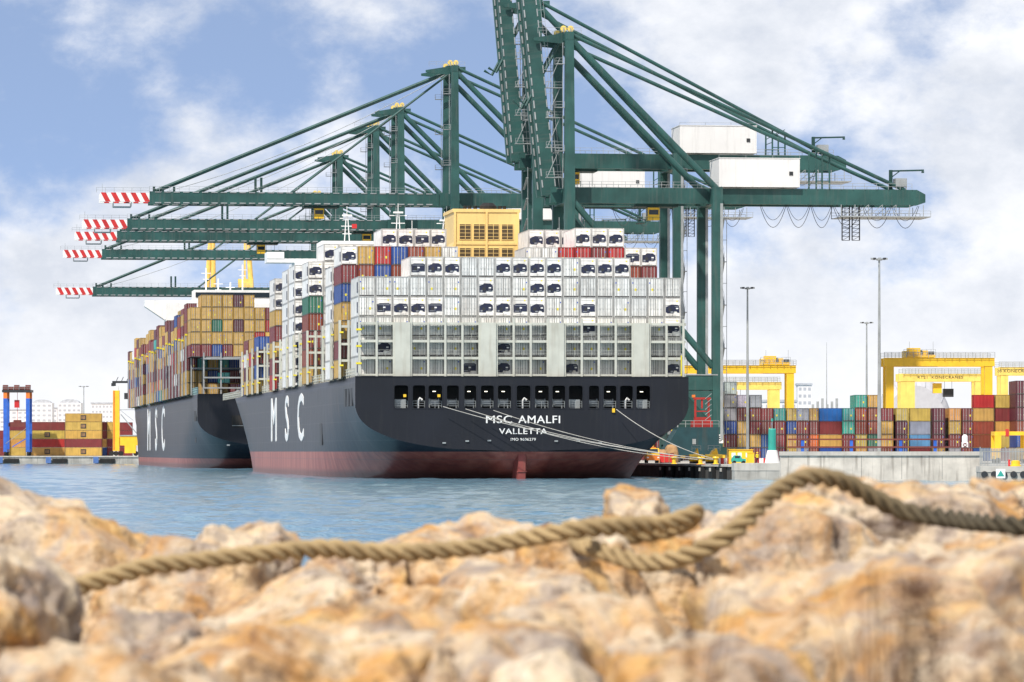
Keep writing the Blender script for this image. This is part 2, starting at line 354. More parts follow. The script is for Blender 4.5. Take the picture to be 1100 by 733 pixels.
def vis_filter(orig):
    W_, H_ = 1100, 733
    buf = -np.ones((H_, W_), int)
    yy, xx = np.mgrid[0:H_, 0:W_]
    def proj(p): return (550 + p.x * F / p.y, HZ - (p.z - CH) * F / p.y)
    order = sorted(range(len(CAND)), key=lambda i: (-(orig[CAND[i]['ship']][1] + CAND[i]['u']), -CAND[i]['col']))
    for i in order:
        c = CAND[i]; o = orig[c['ship']]
        for fc in (0, 1):
            if fc == 0: q = [(c['u'] + c['L'], -1.22, 0), (c['u'], -1.22, 0), (c['u'], -1.22, 1), (c['u'] + c['L'], -1.22, 1)]
            else: q = [(c['u'], -1.22, 0), (c['u'], 1.22, 0), (c['u'], 1.22, 1), (c['u'], -1.22, 1)]
            pts = [proj(ship_pt(a, c['v'] + b, c['z'] + k * c['H'], o)) for a, b, k in q]
            xs = [p[0] for p in pts]; ys = [p[1] for p in pts]
            x0, x1, y0, y1 = max(0, int(min(xs))), min(W_, int(max(xs)) + 2), max(0, int(min(ys))), min(H_, int(max(ys)) + 2)
            if x1 <= x0 or y1 <= y0: continue
            X = xx[y0:y1, x0:x1] + .5; Y = yy[y0:y1, x0:x1] + .5; ins = np.ones(X.shape, bool); 
            area = sum(pts[k][0] * pts[(k + 1) % 4][1] - pts[(k + 1) % 4][0] * pts[k][1] for k in range(4)); sg = 1 if area > 0 else -1
            for k in range(4):
                ax, ay = pts[k]; bx, by = pts[(k + 1) % 4]
                ins &= sg * ((bx - ax) * (Y - ay) - (by - ay) * (X - ax)) >= 0
            buf[y0:y1, x0:x1][ins] = i
    ids, n = np.unique(buf, return_counts=True)
    return {int(a): int(b) for a, b in zip(ids, n) if a >= 0}

# ------------------------------------------------------------------ ships
HB = 24.4
def hull_mat(name, red_z):
    m = mat(name, (.012, .015, .024), .42, vary=.2, dirt=.3, dirtcol=(.06, .06, .06), scale=.06)
    n = m.node_tree.nodes; l = m.node_tree.links; b = n['Principled BSDF']
    src = b.inputs['Base Color'].links[0].from_socket
    tc = n.new('ShaderNodeTexCoord'); s = n.new('ShaderNodeSeparateXYZ'); l.new(tc.outputs['Object'], s.inputs[0])
    lt = n.new('ShaderNodeMath'); lt.operation = 'LESS_THAN'; lt.inputs[1].default_value = red_z; l.new(s.outputs[2], lt.inputs[0])
    mp = n.new('ShaderNodeMapping'); mp.inputs['Scale'].default_value = (.5, .5, .08); l.new(tc.outputs['Object'], mp.inputs[0])
    nz = n.new('ShaderNodeTexNoise'); nz.inputs['Scale'].default_value = 1.2; nz.inputs['Detail'].default_value = 7; l.new(mp.outputs[0], nz.inputs['Vector'])
    rp = n.new('ShaderNodeValToRGB'); rp.color_ramp.elements[0].position = .3; rp.color_ramp.elements[0].color = (.24, .048, .036, 1)
    rp.color_ramp.elements[1].position = .75; rp.color_ramp.elements[1].color = (.42, .13, .09, 1); l.new(nz.outputs['Fac'], rp.inputs['Fac'])
    mx = n.new('ShaderNodeMixRGB'); l.new(lt.outputs[0], mx.inputs['Fac']); l.new(src, mx.inputs['Color1']); l.new(rp.outputs['Color'], mx.inputs['Color2'])
    cb = n.new('ShaderNodeCombineXYZ'); l.new(s.outputs[1], cb.inputs[0]); l.new(s.outputs[2], cb.inputs[1])
    br = n.new('ShaderNodeTexBrick'); br.inputs['Scale'].default_value = .1; br.inputs['Mortar Size'].default_value = .006; br.inputs['Brick Width'].default_value = 1.1; br.inputs['Row Height'].default_value = .28; l.new(cb.outputs[0], br.inputs['Vector'])
    sm = n.new('ShaderNodeMath'); sm.operation = 'MULTIPLY'; sm.inputs[1].default_value = .35; l.new(br.outputs['Fac'], sm.inputs[0])
    m2 = n.new('ShaderNodeMixRGB'); l.new(sm.outputs[0], m2.inputs['Fac']); l.new(mx.outputs[0], m2.inputs['Color1']); m2.inputs['Color2'].default_value = (.09, .085, .085, 1)
    mp3 = n.new('ShaderNodeMapping'); mp3.inputs['Scale'].default_value = (.9, .9, .05); l.new(tc.outputs['Object'], mp3.inputs[0])
    nr = n.new('ShaderNodeTexNoise'); nr.inputs['Scale'].default_value = 1; nr.inputs['Detail'].default_value = 5; l.new(mp3.outputs[0], nr.inputs['Vector'])
    rr = n.new('ShaderNodeMapRange'); rr.inputs['From Min'].default_value = .60; rr.inputs['From Max'].default_value = .74; rr.inputs['To Max'].default_value = .4; l.new(nr.outputs['Fac'], rr.inputs['Value'])
    m3 = n.new('ShaderNodeMixRGB'); l.new(rr.outputs[0], m3.inputs['Fac']); l.new(m2.outputs[0], m3.inputs['Color1']); m3.inputs['Color2'].default_value = (.10, .055, .035, 1)
    sc = n.new('ShaderNodeMapRange'); sc.inputs['From Min'].default_value = .9; sc.inputs['From Max'].default_value = .2; sc.inputs['To Max'].default_value = .5
    ad = n.new('ShaderNodeMath'); ad.operation = 'MULTIPLY_ADD'; ad.inputs[1].default_value = -.9; l.new(nz.outputs['Fac'], ad.inputs[0]); l.new(s.outputs[2], ad.inputs[2]); l.new(ad.outputs[0], sc.inputs['Value'])
    m4 = n.new('ShaderNodeMixRGB'); l.new(sc.outputs[0], m4.inputs['Fac']); l.new(m3.outputs[0], m4.inputs['Color1']); m4.inputs['Color2'].default_value = (.035, .03, .022, 1)
    l.new(m4.outputs[0], b.inputs['Base Color'])
    bp = n.new('ShaderNodeBump'); bp.inputs['Distance'].default_value = .12; bp.inputs['Strength'].default_value = .5
    mp4 = n.new('ShaderNodeMapping'); mp4.inputs['Scale'].default_value = (.3, .3, .3); l.new(tc.outputs['Object'], mp4.inputs[0]); nb = n.new('ShaderNodeTexNoise'); nb.inputs['Scale'].default_value = 1; nb.inputs['Detail'].default_value = 3; l.new(mp4.outputs[0], nb.inputs['Vector']); l.new(nb.outputs['Fac'], bp.inputs['Height']); l.new(bp.outputs[0], b.inputs['Normal'])
    return m
def hull(parent, mt, Ls, ztop, w0, w1, ztr):
    """w0/w1: where the waterline and the deck edge start to narrow towards the bow; ztr: height of the transom's foot"""
    us = [0, 1.5, 3, 5, 8, 12, 16, 20, 26, 32, 40, 50, 60, 75, 95, 120, 150] + [150 + (Ls - 150) * (k / 26) for k in range(1, 27)]
    nz = 22; V = []; Fc = []
    zbot = lambda u: ztr - .46 * u if u < 20 else ztr - 9.2 - .25 * (u - 20)
    def bw(u, z):
        zb = zbot(u); t = max(0.0, min(1.0, (z - zb) / (7.2 + min(u, 20) / 20 * 16))); S = (1 - (1 - t) ** 2.5) ** (1 / 2.5)
        q = max(0, min(1, z / ztop)); u0 = w0 + (w1 - w0) * q ** 1.3; Le = Ls - 9 * (1 - q)
        g = 1 if u <= u0 else max(0.0, 1 - ((u - u0) / (Le - u0)) ** 2.1) if u < Le else 0
        return HB * S * g
    def prof(u):
        zs = max(zbot(u), -1.5); return [zs + (ztop - zs) * (k / nz) ** 1.7 for k in range(nz + 1)]
    for u in us:
        for z in prof(u): b = bw(u, z); V += [(-b, u, z), (b, u, z)]
    st = 2 * (nz + 1)
    for i in range(len(us) - 1):
        for k in range(nz):
            a = i * st + 2 * k; c = a + st
            Fc.append((a, a + 2, c + 2, c)); Fc.append((a + 1, c + 1, c + 3, a + 3))
        a = i * st; c = a + st; Fc.append((a, c, c + 1, a + 1))                    # counter
        a = i * st + 2 * nz; c = a + st; Fc.append((a, a + 1, c + 1, c))           # deck
    mb = MB().use(mt); mb.add(V, Fc); o = mb.build('hull', parent, smooth=True)
    me = o.data
    e = me.attributes.new('sharp_face', 'BOOLEAN', 'FACE')
    e.data.foreach_set('value', [abs(p.normal.z) > .8 for p in me.polygons])
    return bw
def transom(parent, bw, ztop, wins, zlo, zhi):
    mb = MB().use(M_NAVY); z0 = min(z for z in [4.0])
    def strip(za, zb_):
        k = max(2, int((zb_ - za) / .3))
        for i in range(k):
            a = za + (zb_ - za) * i / k; b = za + (zb_ - za) * (i + 1) / k
            A, B = bw(0, a), bw(0, b)
            mb.add([(-A, 0, a), (A, 0, a), (B, 0, b), (-B, 0, b)], [(0, 1, 2, 3)])
    return mb, strip

def railing(mb, p, q, h=1.1, step=1.8, r=.035, rows=3):
    p = Vector(p); q = Vector(q); n = max(1, int((q - p).length / step))
    for i in range(n + 1):
        a = p.lerp(q, i / n); mb.beam(a, a + Vector((0, 0, h)), r * 2, r * 2)
    for k in range(rows):
        z = Vector((0, 0, h * (k + 1) / rows)); mb.beam(p + z, q + z, r * 1.6, r * 1.6)

def ship_one():
    O = (1.55, 650.0); ZT = 14.75
    s = thing('container_ship', 'huge dark hulled container ship stacked with white reefers, stern towards us', 'ship', (O[0], O[1], 0), TH)
    mt = hull_mat('hull_paint', 3.95)
    bw = hull(s, mt, 366, ZT - .003, 185, 250, 4.0)
    mb, strip = transom(s, bw, ZT, None, 0, 0)
    zl, zh = 10.25, 13.55
    strip(4.001, zl)
    wins = [(422, 437), (442, 455.5), (459, 474), (479, 492), (498, 511), (516, 530), (534.5, 549), (555, 570), (575, 590), (594, 608), (612, 627), (634, 645), (650, 664), (668, 682), (686, 701)]
    wx = [((a - 561.5) / 7.45, (b - 561.5) / 7.45) for a, b in wins]
    e = -HB
    for a, b in wx + [(HB, None)]:
        mb.add([(e, 0, zl), (a, 0, zl), (a, 0, zh), (e, 0, zh)], [(0, 1, 2, 3)])
        if b is None: break
        r = .35                                   # rounded corners of the opening
        for cx, sx in ((a, 1), (b, -1)):
            for cz, sz in ((zl, 1), (zh, -1)):
                pts = [(cx, 0, cz)] + [(cx + sx * r * (1 - math.sin(t)), 0, cz + sz * r * (1 - math.cos(t))) for t in [k * math.pi / 8 for k in range(5)]]
                mb.add(pts, [tuple(range(len(pts)))])
        mb.box(a - .12, a, -.06, .3, zl - .1, zh + .1); mb.box(b, b + .12, -.06, .3, zl - .1, zh + .1)
        mb.box(a, b, -.05, .28, zl - .12, zl); 
        e = b
    mb.add([(-HB, 0, zh), (HB, 0, zh), (HB, 0, ZT), (-HB, 0, ZT)], [(0, 1, 2, 3)])
    mb.box(-HB, HB, -.07, .35, ZT - .02, ZT + .12)
    # the mooring deck behind the openings
    mb.use(M_DARK)
    mb.add([(-23.5, .32, zl), (23.5, .32, zl), (23.5, 9, zl), (-23.5, 9, zl)], [(0, 1, 2, 3)])
    mb.add([(-23.5, .32, zh), (23.5, .32, zh), (23.5, 9, zh), (-23.5, 9, zh)], [(3, 2, 1, 0)])
    mb.add([(-23.5, 9, zl), (23.5, 9, zl), (23.5, 9, zh), (-23.5, 9, zh)], [(0, 1, 2, 3)])
    mb.build('transom', s)
    for i, (a, b) in enumerate(wx):
        c = (a + b) / 2
        m = MB().use(M_STEEL); railing(m, (a + .05, .5, zl), (b - .05, .5, zl), 1.05, .9, .03, 3); m.build('guard_rail', s)
        if i in (1, 7, 13):
            m = MB().use(M_WHITE); m.tube([(c, 1.2, zl), (c, 1.2, zl + 1.1), (c + .25, 1.2, zl + 1.5), (c + .6, 1.2, zl + 1.2)], .16, 8); m.build('vent_pipe', s)
        elif i in (0, 10, 14):
            m = MB().use(M_STEEL); m.box(c - .8, c + .8, 1.3, 2.2, zl + .02, zl + 1.3); m.build('winch_cover', s)
        else:
            m = MB().use(M_STEEL); m.tube([(c - .6, 2.2, zl + .8), (c + .6, 2.2, zl + .8)], .55, 12); m.box(c - .75, c - .62, 1.8, 2.6, zl, zl + 1.4); m.box(c + .62, c + .75, 1.8, 2.6, zl, zl + 1.4); m.build('mooring_winch', s)
        if i in (2, 4, 5, 6, 8, 9, 12, 14): m = MB().use(M_LAMP); m.box(c - .22, c + .22, 1.6, 1.7, zh - .9, zh - .8); m.build('deck_lamp', s)
        if i in (0, 2, 12): m = MB().use(M_YEL); m.box(c + .3, c + .7, -.25, .1, zl - .6 if i == 12 else zl + 1.6, zl if i == 12 else zl + 2); m.build('line_guide', s)
    # lettering
    tx = lambda px: (px - 561.5) / 7.45
    for body, cx, cz, sz, xs in (('MSC', 535.5, 451.2, 1.55, 1.25), ('AMALFI', 580, 451.2, 1.55, 1.12), ('VALLETTA', 562, 463.8, 1.15, 1.22), ('IMO 9606279', 562, 472.3, .55, 1.1)):
        m = MB().use(M_WHITE); m.text(body, sz * 1.02, aft_text(tx(cx), 4 + (485 - cz) / 7.4, -.05), .02, xs, .010); m.build('name_lettering', s)
    for i, (ch, u) in enumerate((('M', 156), ('S', 126), ('C', 97))):
        m = MB().use(M_WHITE); m.text(ch, 11.0, port_text(u, 9.2, -HB - .05), .04, 1.75, .02); m.build('side_lettering', s)
    m = MB().use(M_STEEL)
    for px, py in ((476, 476), (501, 474), (525, 473.5), (598, 474), (622, 474), (646, 476)): m.box(tx(px) - .25, tx(px) + .25, -.2, .02, 4 + (485 - py) / 7.4 - .1, 4 + (485 - py) / 7.4 + .1)
    m.build('stern_lug', s)
    # rudder head and skeg under the counter
    m = MB().use(mat('boot_top_red', (.26, .06, .05), .6, vary=.2, dirt=.4, scale=.4))

    m.add([(-.9, 6, -1.5), (-.9, 2.2, 3.95), (-.5, .8, 3.95), (-.5, 1.4, -1.5), (.95, 6, -1.5), (.95, 2.2, 3.95), (.55, .8, 3.95), (.55, 1.4, -1.5)],
          [(0, 1, 2, 3), (7, 6, 5, 4), (3, 2, 6, 7), (2, 1, 5, 6)])
    m.box(-.7, .75, 1.0, 1.2, 1.0, 1.12); m.build('rudder', s)
    # side openings of the mooring deck and the rail along the port deck edge
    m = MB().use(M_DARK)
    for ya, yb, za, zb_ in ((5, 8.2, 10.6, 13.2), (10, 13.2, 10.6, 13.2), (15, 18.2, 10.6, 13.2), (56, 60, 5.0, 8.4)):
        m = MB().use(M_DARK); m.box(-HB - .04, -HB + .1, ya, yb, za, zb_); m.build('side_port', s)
    m = MB().use(M_BEIGE); railing(m, (-HB + .1, 0, ZT), (-HB + .1, 300, ZT), 1.3, 3.0, .06); m.build('deck_rail', s)
    # stern lashing bridge
    x0 = -23.7
    m = MB().use(M_BEIGE)
    for k in range(20):
        x = x0 + 2.5 * k; m.box(x - .16, x + .16, .86, .999, ZT + .1, 23.3 if k % 2 else 22.6)
    for z, h in ((14.95, .28), (17.35, .36), (19.8, .36), (22.35, .36)): m.box(x0 - .1, x0 + 47.9, 1.0, 1.19, z, z + h); m.box(x0 - .1, x0 + 47.9, 1.19, 2.95, z, z + .06)  # walkway decks made deeper to shade the containers behind them
    m.build('lashing_bridge', s)
    for k in (2, 7, 11, 16):
        m = MB().use(M_BEIGE); m.box(x0 + 2.5 * k + .1, x0 + 2.5 * k + 2.4, .7, .855, ZT + .1, 22.7); m.build('stiffening_plate', s)
    m = MB().use(M_BEIGE)
    for z in (17.75, 20.2, 22.72): railing(m, (x0, 1.1, z), (x0 + 47.8, 1.1, z), .95, 1.25, .016, 2)
    m.build('walkway_rail', s)
    m = MB().use(M_STICK)
    for z in (16.6, 19.1, 21.5): m = MB().use(M_STICK); m.box(x0 - .5, x0 + .3, .8, .95, z, z + .28); m.build('marker_light', s)
    m = MB().use(M_STICK); m.box(x0 + 47.1, x0 + 47.25, .8, .95, 15, 18); m.build('safety_post', s)
    # bridges between the other bays
    for u in (15.6, 30.3, 45, 73.6, 89, 102, 116.4, 131, 146, 161, 186, 200, 214, 228):
        m = MB().use(M_BEIGE); t = 0
        for x in (-HB - .8, -HB + .5, -HB + 2.6, 0, HB): m.box(x - .15, x + .15, u, u + 1.0, ZT, 23.4)
        for z in (17.25, 19.7, 22.3): m.box(-HB - .9, HB, u + .1, u + .9, z, z + .35)
        m.build('lashing_bridge', s)
        for z in (16.6, 21.5): m = MB().use(M_STICK); m.box(-HB - .85, -HB - .3, u - .15, u - .01, z, z + .24); m.build('marker_light', s)
    # hatch coaming
    m = MB().use(M_BEIGE); m.box(-HB + .8, HB - .8, 2.6, 235, ZT, ZT + .16); m.build('hatch_cover', s)
    # engine casing and funnel
    f = MB().use(M_FUN)
    cx, u0, zt = .5, 47.0, 41.2
    f.box(cx - 5.1, cx + 5.1, u0, u0 + 13, 27, zt); f.box(cx - 5.3, cx + 5.3, u0 - .15, u0 + 13.2, zt, zt + .5)
    f.add([(cx - 5.1, u0 + .02, 36.5), (cx - 5.1, u0 + .02, 27), (cx - 7.6, u0 + .02, 27), (cx - 5.1, u0 + 8, 36.5), (cx - 5.1, u0 + 8, 27), (cx - 7.6, u0 + 8, 27)], [(0, 2, 1), (3, 4, 5), (0, 3, 5, 2)])
    f.add([(cx + 5.1, u0 + .02, 36.5), (cx + 5.1, u0 + .02, 27), (cx + 7.6, u0 + .02, 27), (cx + 5.1, u0 + 8, 36.5), (cx + 5.1, u0 + 8, 27), (cx + 7.6, u0 + 8, 27)], [(0, 1, 2), (3, 5, 4), (0, 2, 5, 3)])
    for x in (-5.1, -.15, 4.8): f.box(cx + x, cx + x + .3, u0 - .22, u0 - .001, 27, zt - .01)
    f.box(cx - 5.1, cx + 5.1, u0 - .12, u0 - .002, 36.15, 36.5); f.build('funnel', s)
    for r, (za, zb_) in enumerate(((37.0, 39.3), (33.3, 35.6), (29.5, 31.9))):
        for k in range(4):
            xa = cx - 4.2 + 2.2 * k; m = MB().use(M_FUN)
            m.box(xa - .1, xa + 1.8, u0 - .1, u0 - .004, za - .1, zb_ + .1)
            m.use(mat('louvre_brown', (.075, .05, .022), .6)).box(xa, xa + 1.7, u0 - .115, u0 - .101, za, zb_)
            m.use(M_FUN)
            for j in range(4): m.box(xa, xa + 1.7, u0 - .16, u0 - .117, za + .35 + j * (zb_ - za) / 4, za + .41 + j * (zb_ - za) / 4)
            m.box(xa + .82, xa + .89, u0 - .17, u0 - .161, za, zb_)
            m.build('louvre', s)
    m = MB().use(M_RUB); m.tube([(cx + .6, u0 + 3, zt + .4), (cx + .6, u0 + 3, zt + 1.1), (cx + .6, u0 + 3, zt + 1.6)], 1.3, 16, radii=[1.35, 1.35, .8])
    for x in (-2.9, -2.2, -1.3, 2.6, 3.3): m.tube([(cx + x, u0 + 4, zt + .4), (cx + x, u0 + 4, zt + 1.2)], .3, 10)
    m.build('exhaust_pipe', s)
    # accommodation block with the bridge wings and the masts
    m = MB().use(M_WHITE); m.box(-20, 20, 164, 178, ZT, 38.2); a = m.build('deckhouse', s)
    m = MB().use(M_WHITE); m.box(-HB - .6, HB + .6, 165, 171, 38.2, 38.9); m.box(-HB - .6, -HB + 2.5, 164.9, 171, 38.9, 40.1); m.box(-15, 15, 165.5, 177, 38.9, 42.2); m.build('bridge_wing', s)
    m = MB().use(M_GLASS); m.box(-14.6, 14.6, 165.3, 165.48, 40.3, 41.5); m.build('window', s)
    for px, zt2, w in ((373, 47.0, 1), (428, 47.6, 1.2), (443, 44.5, 1.6), (478, 46.2, 1.1)):
        x = (px + 65) * 818 / F - 84.7; m = MB().use(M_WHITE)
        for d in (-.45, .45): m.beam((x + d, 168, 42.2), (x + d * .3, 168, zt2), .16, .16)
        for j in range(3): zz_ = zt2 - .6 - j * 1.4; m.beam((x - w * (1.3 - j * .25), 168, zz_), (x + w * (1.3 - j * .25), 168, zz_), .14, .14)
        m.beam((x, 168, zt2), (x, 168, zt2 + 1.6), .1, .1); m.box(x - .9, x + .9, 167.6, 167.9, zt2 - .2, zt2 + .1); mm = m.build('radar_mast', s)
        if px == 373: m = MB().use(M_RED); m.box(x + .9, x + 1.8, 167.9, 168.0, 44.6, 45.4); m.build('flag', s)
    return s, O
SHIP1, O1 = ship_one()

def ship_two():
    O = ship_pt(392, 0, 0); O = (O.x, O.y); ZT = 17.2
    s = thing('container_ship', 'second dark container ship moored ahead, loaded with mostly mustard containers', 'ship', (O[0], O[1], 0), TH)
    mt = hull_mat('hull_paint_ahead', 2.3)
    bw = hull(s, mt, 366, ZT - .003, 300, 330, 5.0)
    mb, strip = transom(s, bw, ZT, None, 0, 0); strip(5.001, ZT); mb.box(-HB, HB, -.07, .35, ZT - .02, ZT + .12); mb.build('transom', s)
    for xa, xb, za, zb_ in ((-16.5, -12.5, 9.5, 12.3), (-9.6, -8.4, 10.5, 12.4), (-7.2, -4.6, 10, 12.2), (-2, 0, 10, 12.2)): m = MB().use(M_RUB); m.box(xa, xb, -.05, .1, za, zb_); m.build('fairlead', s)
    m = MB().use(M_STEEL); m.box(-16.4, -12.6, -.08, -.051, 9.9, 10.0); m.box(-17.6, -16.9, -.12, .01, 4.1 + 1.2, 5.6); m.box(-7.5, -6.8, -.12, .01, 5.6, 6.0); m.build('stern_lug', s)
    for ch, u in (('M', 236), ('S', 194), ('C', 156)):
        m = MB().use(M_WHITE); m.text(ch, 16.6, port_text(u, 9.4, -HB - .05), .04, 1.5, .02); m.build('side_lettering', s)
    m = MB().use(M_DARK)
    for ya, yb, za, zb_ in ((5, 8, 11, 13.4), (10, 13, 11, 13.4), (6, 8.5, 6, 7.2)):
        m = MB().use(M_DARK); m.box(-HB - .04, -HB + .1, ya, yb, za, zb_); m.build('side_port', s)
    m = MB().use(mat('rail_teal_grey', (.22, .33, .33), .6)); railing(m, (-HB + .1, 0, ZT), (-HB + .1, 350, ZT), 1.6, 3.2, .1); m.build('deck_rail', s)
    # open frame under the stern stack
    fr = mat('frame_grey', (.30, .31, .31), .55)
    m = MB().use(fr); zb_ = 26.0
    for x in (-22.5, -18.5, -11.0, -6.5, -2.0, 4, 10, 16, 22): m.box(x - .16, x + .16, 7.0, 7.4, ZT, zb_ + 1.0)
    for z in (18.6, 21.0, 25.4): m.box(-22.6, 22.6, 6.8, 6.99, z, z + .35)
    m.beam((-15.5, 7.2, ZT + .2), (-6.4, 7.2, 25.3), .4, .4)
    m.build('lashing_frame', s)
    m = MB().use(fr); m.box(-22.6, 22.6, 7.5, 19.5, zb_ - .25, zb_); m.build('stack_platform', s)
    for i, u in enumerate(range(21, 345, 15)):
        if 222 < u < 246: continue
        m = MB().use(fr)
        for x in (-HB - 1.5, -HB - .2, -HB + 2.6, -8, 8): m.box(x - .14, x + .14, u, u + 1.0, ZT, 31.5)
        for z in (23.4, 29.5): m.box(-HB - .2, 12, u + .1, u + 1.0, z, z + .35)
        m.build('lashing_bridge', s)
        for z in (31.3 - (i * 5 % 3) * .5,): m = MB().use(M_STICK); m.box(-HB - 1.75, -HB - 1.2, u - .2, u - .01, z, z + .4); m.build('marker_light', s)
    m = MB().use(M_WHITE); m.box(-20, 20, 228, 242, ZT, 46); m.build('deckhouse', s)
    m = MB().use(M_WHITE); m.prism([(-HB - 1.5, 229, 46.6), (-HB - 1.5, 229, 44.9), (-HB + 4, 229, 41.2), (-HB + 6, 229, 41.2), (-HB + 6, 229, 46.6)], (0, 6, 0)); m.box(-HB + 6, HB, 229, 236, 44.8, 46.6); m.box(-12, 12, 229, 241, 46.6, 49.6); m.build('bridge_wing', s)
    m = MB().use(M_GLASS); m.box(-11.6, 11.6, 228.8, 228.98, 47.5, 48.9); m.build('window', s)
    for px, zt2 in ((223, 56), (236, 53), (262, 57), (249, 52)):
        x = (px + 65) * 1275 / F - 84.7; m = MB().use(M_WHITE); m.beam((x, 234, 49.6), (x, 234, zt2), .4, .4); m.beam((x - 1.3, 234, zt2 - 1.5), (x + 1.3, 234, zt2 - 1.5), .2, .2); m.beam((x - .9, 234, zt2 - 3.2), (x + .9, 234, zt2 - 3.2), .2, .2); m.build('radar_mast', s)
    return s, O, ZT
SHIP2, O2, ZT2 = ship_two()

# ---- cargo of the first ship (bay, column, tier -> kind and colour)
rnd = random.Random(3)
ROWS = {5: '...MMMDDMMMMDMMM...',           # tier 6 ... counted from the deck
        4: 'DDDDDDDMDDMMDDDDDDD',
        3: 'DMMMMDDMMMMDDMDDDDM',
        2: 'DDDDDDDDDDDDDMDDDDM',
        1: 'DMDDDDDDMDDDDDDDDDD',
        0: 'DDDDDDMDMDDDMDDDDDM'}
Z1 = 14.93
for t, row in ROWS.items():
    for k, ch in enumerate(row):
        if ch == '.': continue
        cand(1, 0, k, t, 3.0, -23.7 + 1.25 + 2.5 * k, Z1 + 2.9 * t, 'M' if ch == 'M' else 'R', WHT if ch == 'M' else GRW)
def bay(ship, b, u, heights, H, left, v0, zb, pal, over={}):
    n = len(heights)
    for k, h in enumerate(heights):
        for t in range(h):
            kc = over.get((k, t))
            if kc is None and k == 0 and left: kc = left[t] if t < len(left) else None
            if kc is None: kc = pal()
            cand(ship, b, k, t, u, v0 + 1.25 + 2.5 * k, zb + (H + .02) * t, kc[0], kc[1], 12.19, H)
def pal_reefer():
    x = rnd.random()
    return ('M', WHT) if x < .5 else ('R', GRW) if x < .75 else ('D', rnd.choice((MUS, MAR, RUS, MAR, BLU)))
V0 = -24.95
bay(1, 1, 17, [7] * 7 + [6] * 4 + [7] * 8 + [4], 2.77, [('D', MUS), ('D', MAR), ('D', MUS), ('D', MUS), ('D', BLU), ('D', MAR), ('M', WHT)], V0, Z1, pal_reefer,
    {(1, 6): ('D', MUS), (2, 6): ('D', RED), (3, 6): ('D', BLU), (4, 6): ('D', RUS), (5, 6): ('D', MUS), (1, 5): ('D', RUS), (2, 5): ('D', BLU), (3, 5): ('D', RUS),
     (13, 6): ('D', RED), (14, 6): ('D', RED), (15, 6): ('D', MAR), (16, 6): ('D', RED), (17, 6): ('M', WHT), (18, 6): ('M', WHT), (17, 5): ('D', RUS), (18, 5): ('D', MAR),
     (11, 6): ('R', GRW), (12, 6): ('R', GRW)})
for k in (14, 15, 16): cand(1, 1, k, 7, 17, V0 + 1.25 + 2.5 * k, Z1 + 2.79 * 7, 'M', WHT)
bay(1, 2, 32, [6, 7, 7, 8, 8, 8, 8, 6, 6, 6, 6, 6, 8, 8, 8, 7, 7, 6, 6, 4], 2.84, [('R', WHT)] * 2 + [('M', WHT)] * 4, V0, Z1, lambda: ('M', WHT), {(7, 6): ('D', RUS)})
bay(1, 3, 76, [7, 8, 8, 8, 8, 7, 7, 6, 6, 6, 6, 6, 6, 6, 6], 2.8, [('D', MUS), ('D', RUS), ('D', MAR), ('D', RUS), ('D', GRN), ('M', WHT), ('M', WHT)], V0, Z1, lambda: ('M', WHT))
bay(1, 4, 104, [7, 7, 7, 7, 6, 6, 6, 6], 2.88, [('M', WHT)] * 7, V0, Z1, lambda: ('M', WHT))
bay(1, 5, 118.5, [7, 7, 7, 7, 6, 6], 2.86, [('R', WHT)] * 7, V0, Z1, lambda: ('M', WHT))
bay(1, 6, 148, [7, 7, 7, 6, 6, 6], 2.8, [('D', RED), ('D', MAR), ('D', MUS), ('D', MAR), ('D', MUS), ('M', WHT), ('M', WHT)], V0, Z1, pal_reefer,
    {(1, 4): ('D', MAR), (1, 3): ('D', MUS), (1, 2): ('D', MAR), (1, 1): ('D', MUS)})
def pal_dry():
    return ('D', rnd.choices((MUS, MAR, DMR, BLU, WHT, TEA, RED, RUS), (46, 20, 9, 7, 3, 2, 5, 7))[0])
for i, u in enumerate((187, 201.5, 216, 230)): bay(1, 7 + i, u, [4 - (i > 2), 4, 3], 2.6, None, V0 + .4 * (i > 2), Z1, pal_dry)
# ---- cargo of the second ship
V2 = -25.6; Z2 = 26.02
G2 = {4: [None, MUS, MUS, MUS, DMR, MUS, None, None], 3: [MUS, MUS, MUS, MUS, MUS, MUS, MUS, MAR], 2: [MUS, MUS, GRN, MUS, DMR, MUS, MUS, RED], 1: [MUS, MUS, MUS, MUS, MUS, MUS, RED, MUS], 0: [MAR, MAR, BLU, MAR, MUS, BLU, MAR, MUS]}
for t, row in G2.items():
    for k, c in enumerate(row):
        if c: cand(2, 0, k, t, 8, V2 + 1.25 + 2.5 * k, Z2 + 2.9 * t, 'D', c)
for k, t, c in ((2, 1, TEA), (1, 0, MUS), (3, 0, MAR), (4, 1, GRY), (5, 0, MUS)): cand(2, 0, k, t - 3, 12, V2 + 1.25 + 2.5 * k + 2, ZT2 + .05 + 2.65 * t, 'D', c, 6.06, 2.59)
for i, u in enumerate(range(23, 340, 15)):
    if 218 < u < 246: continue
    top = [7, 7, 7, 7, 7, 7, 7, 6, 7, 7, 7, 6, 7, 7, 7, 6, 7, 7, 7, 6, 6, 6][i]
    bay(2, 1 + i, u, [top, top + (2 < i < 6), top, top, top - 1], 2.78 if i % 3 else 2.88, None, V2, ZT2 + .1, pal_dry)

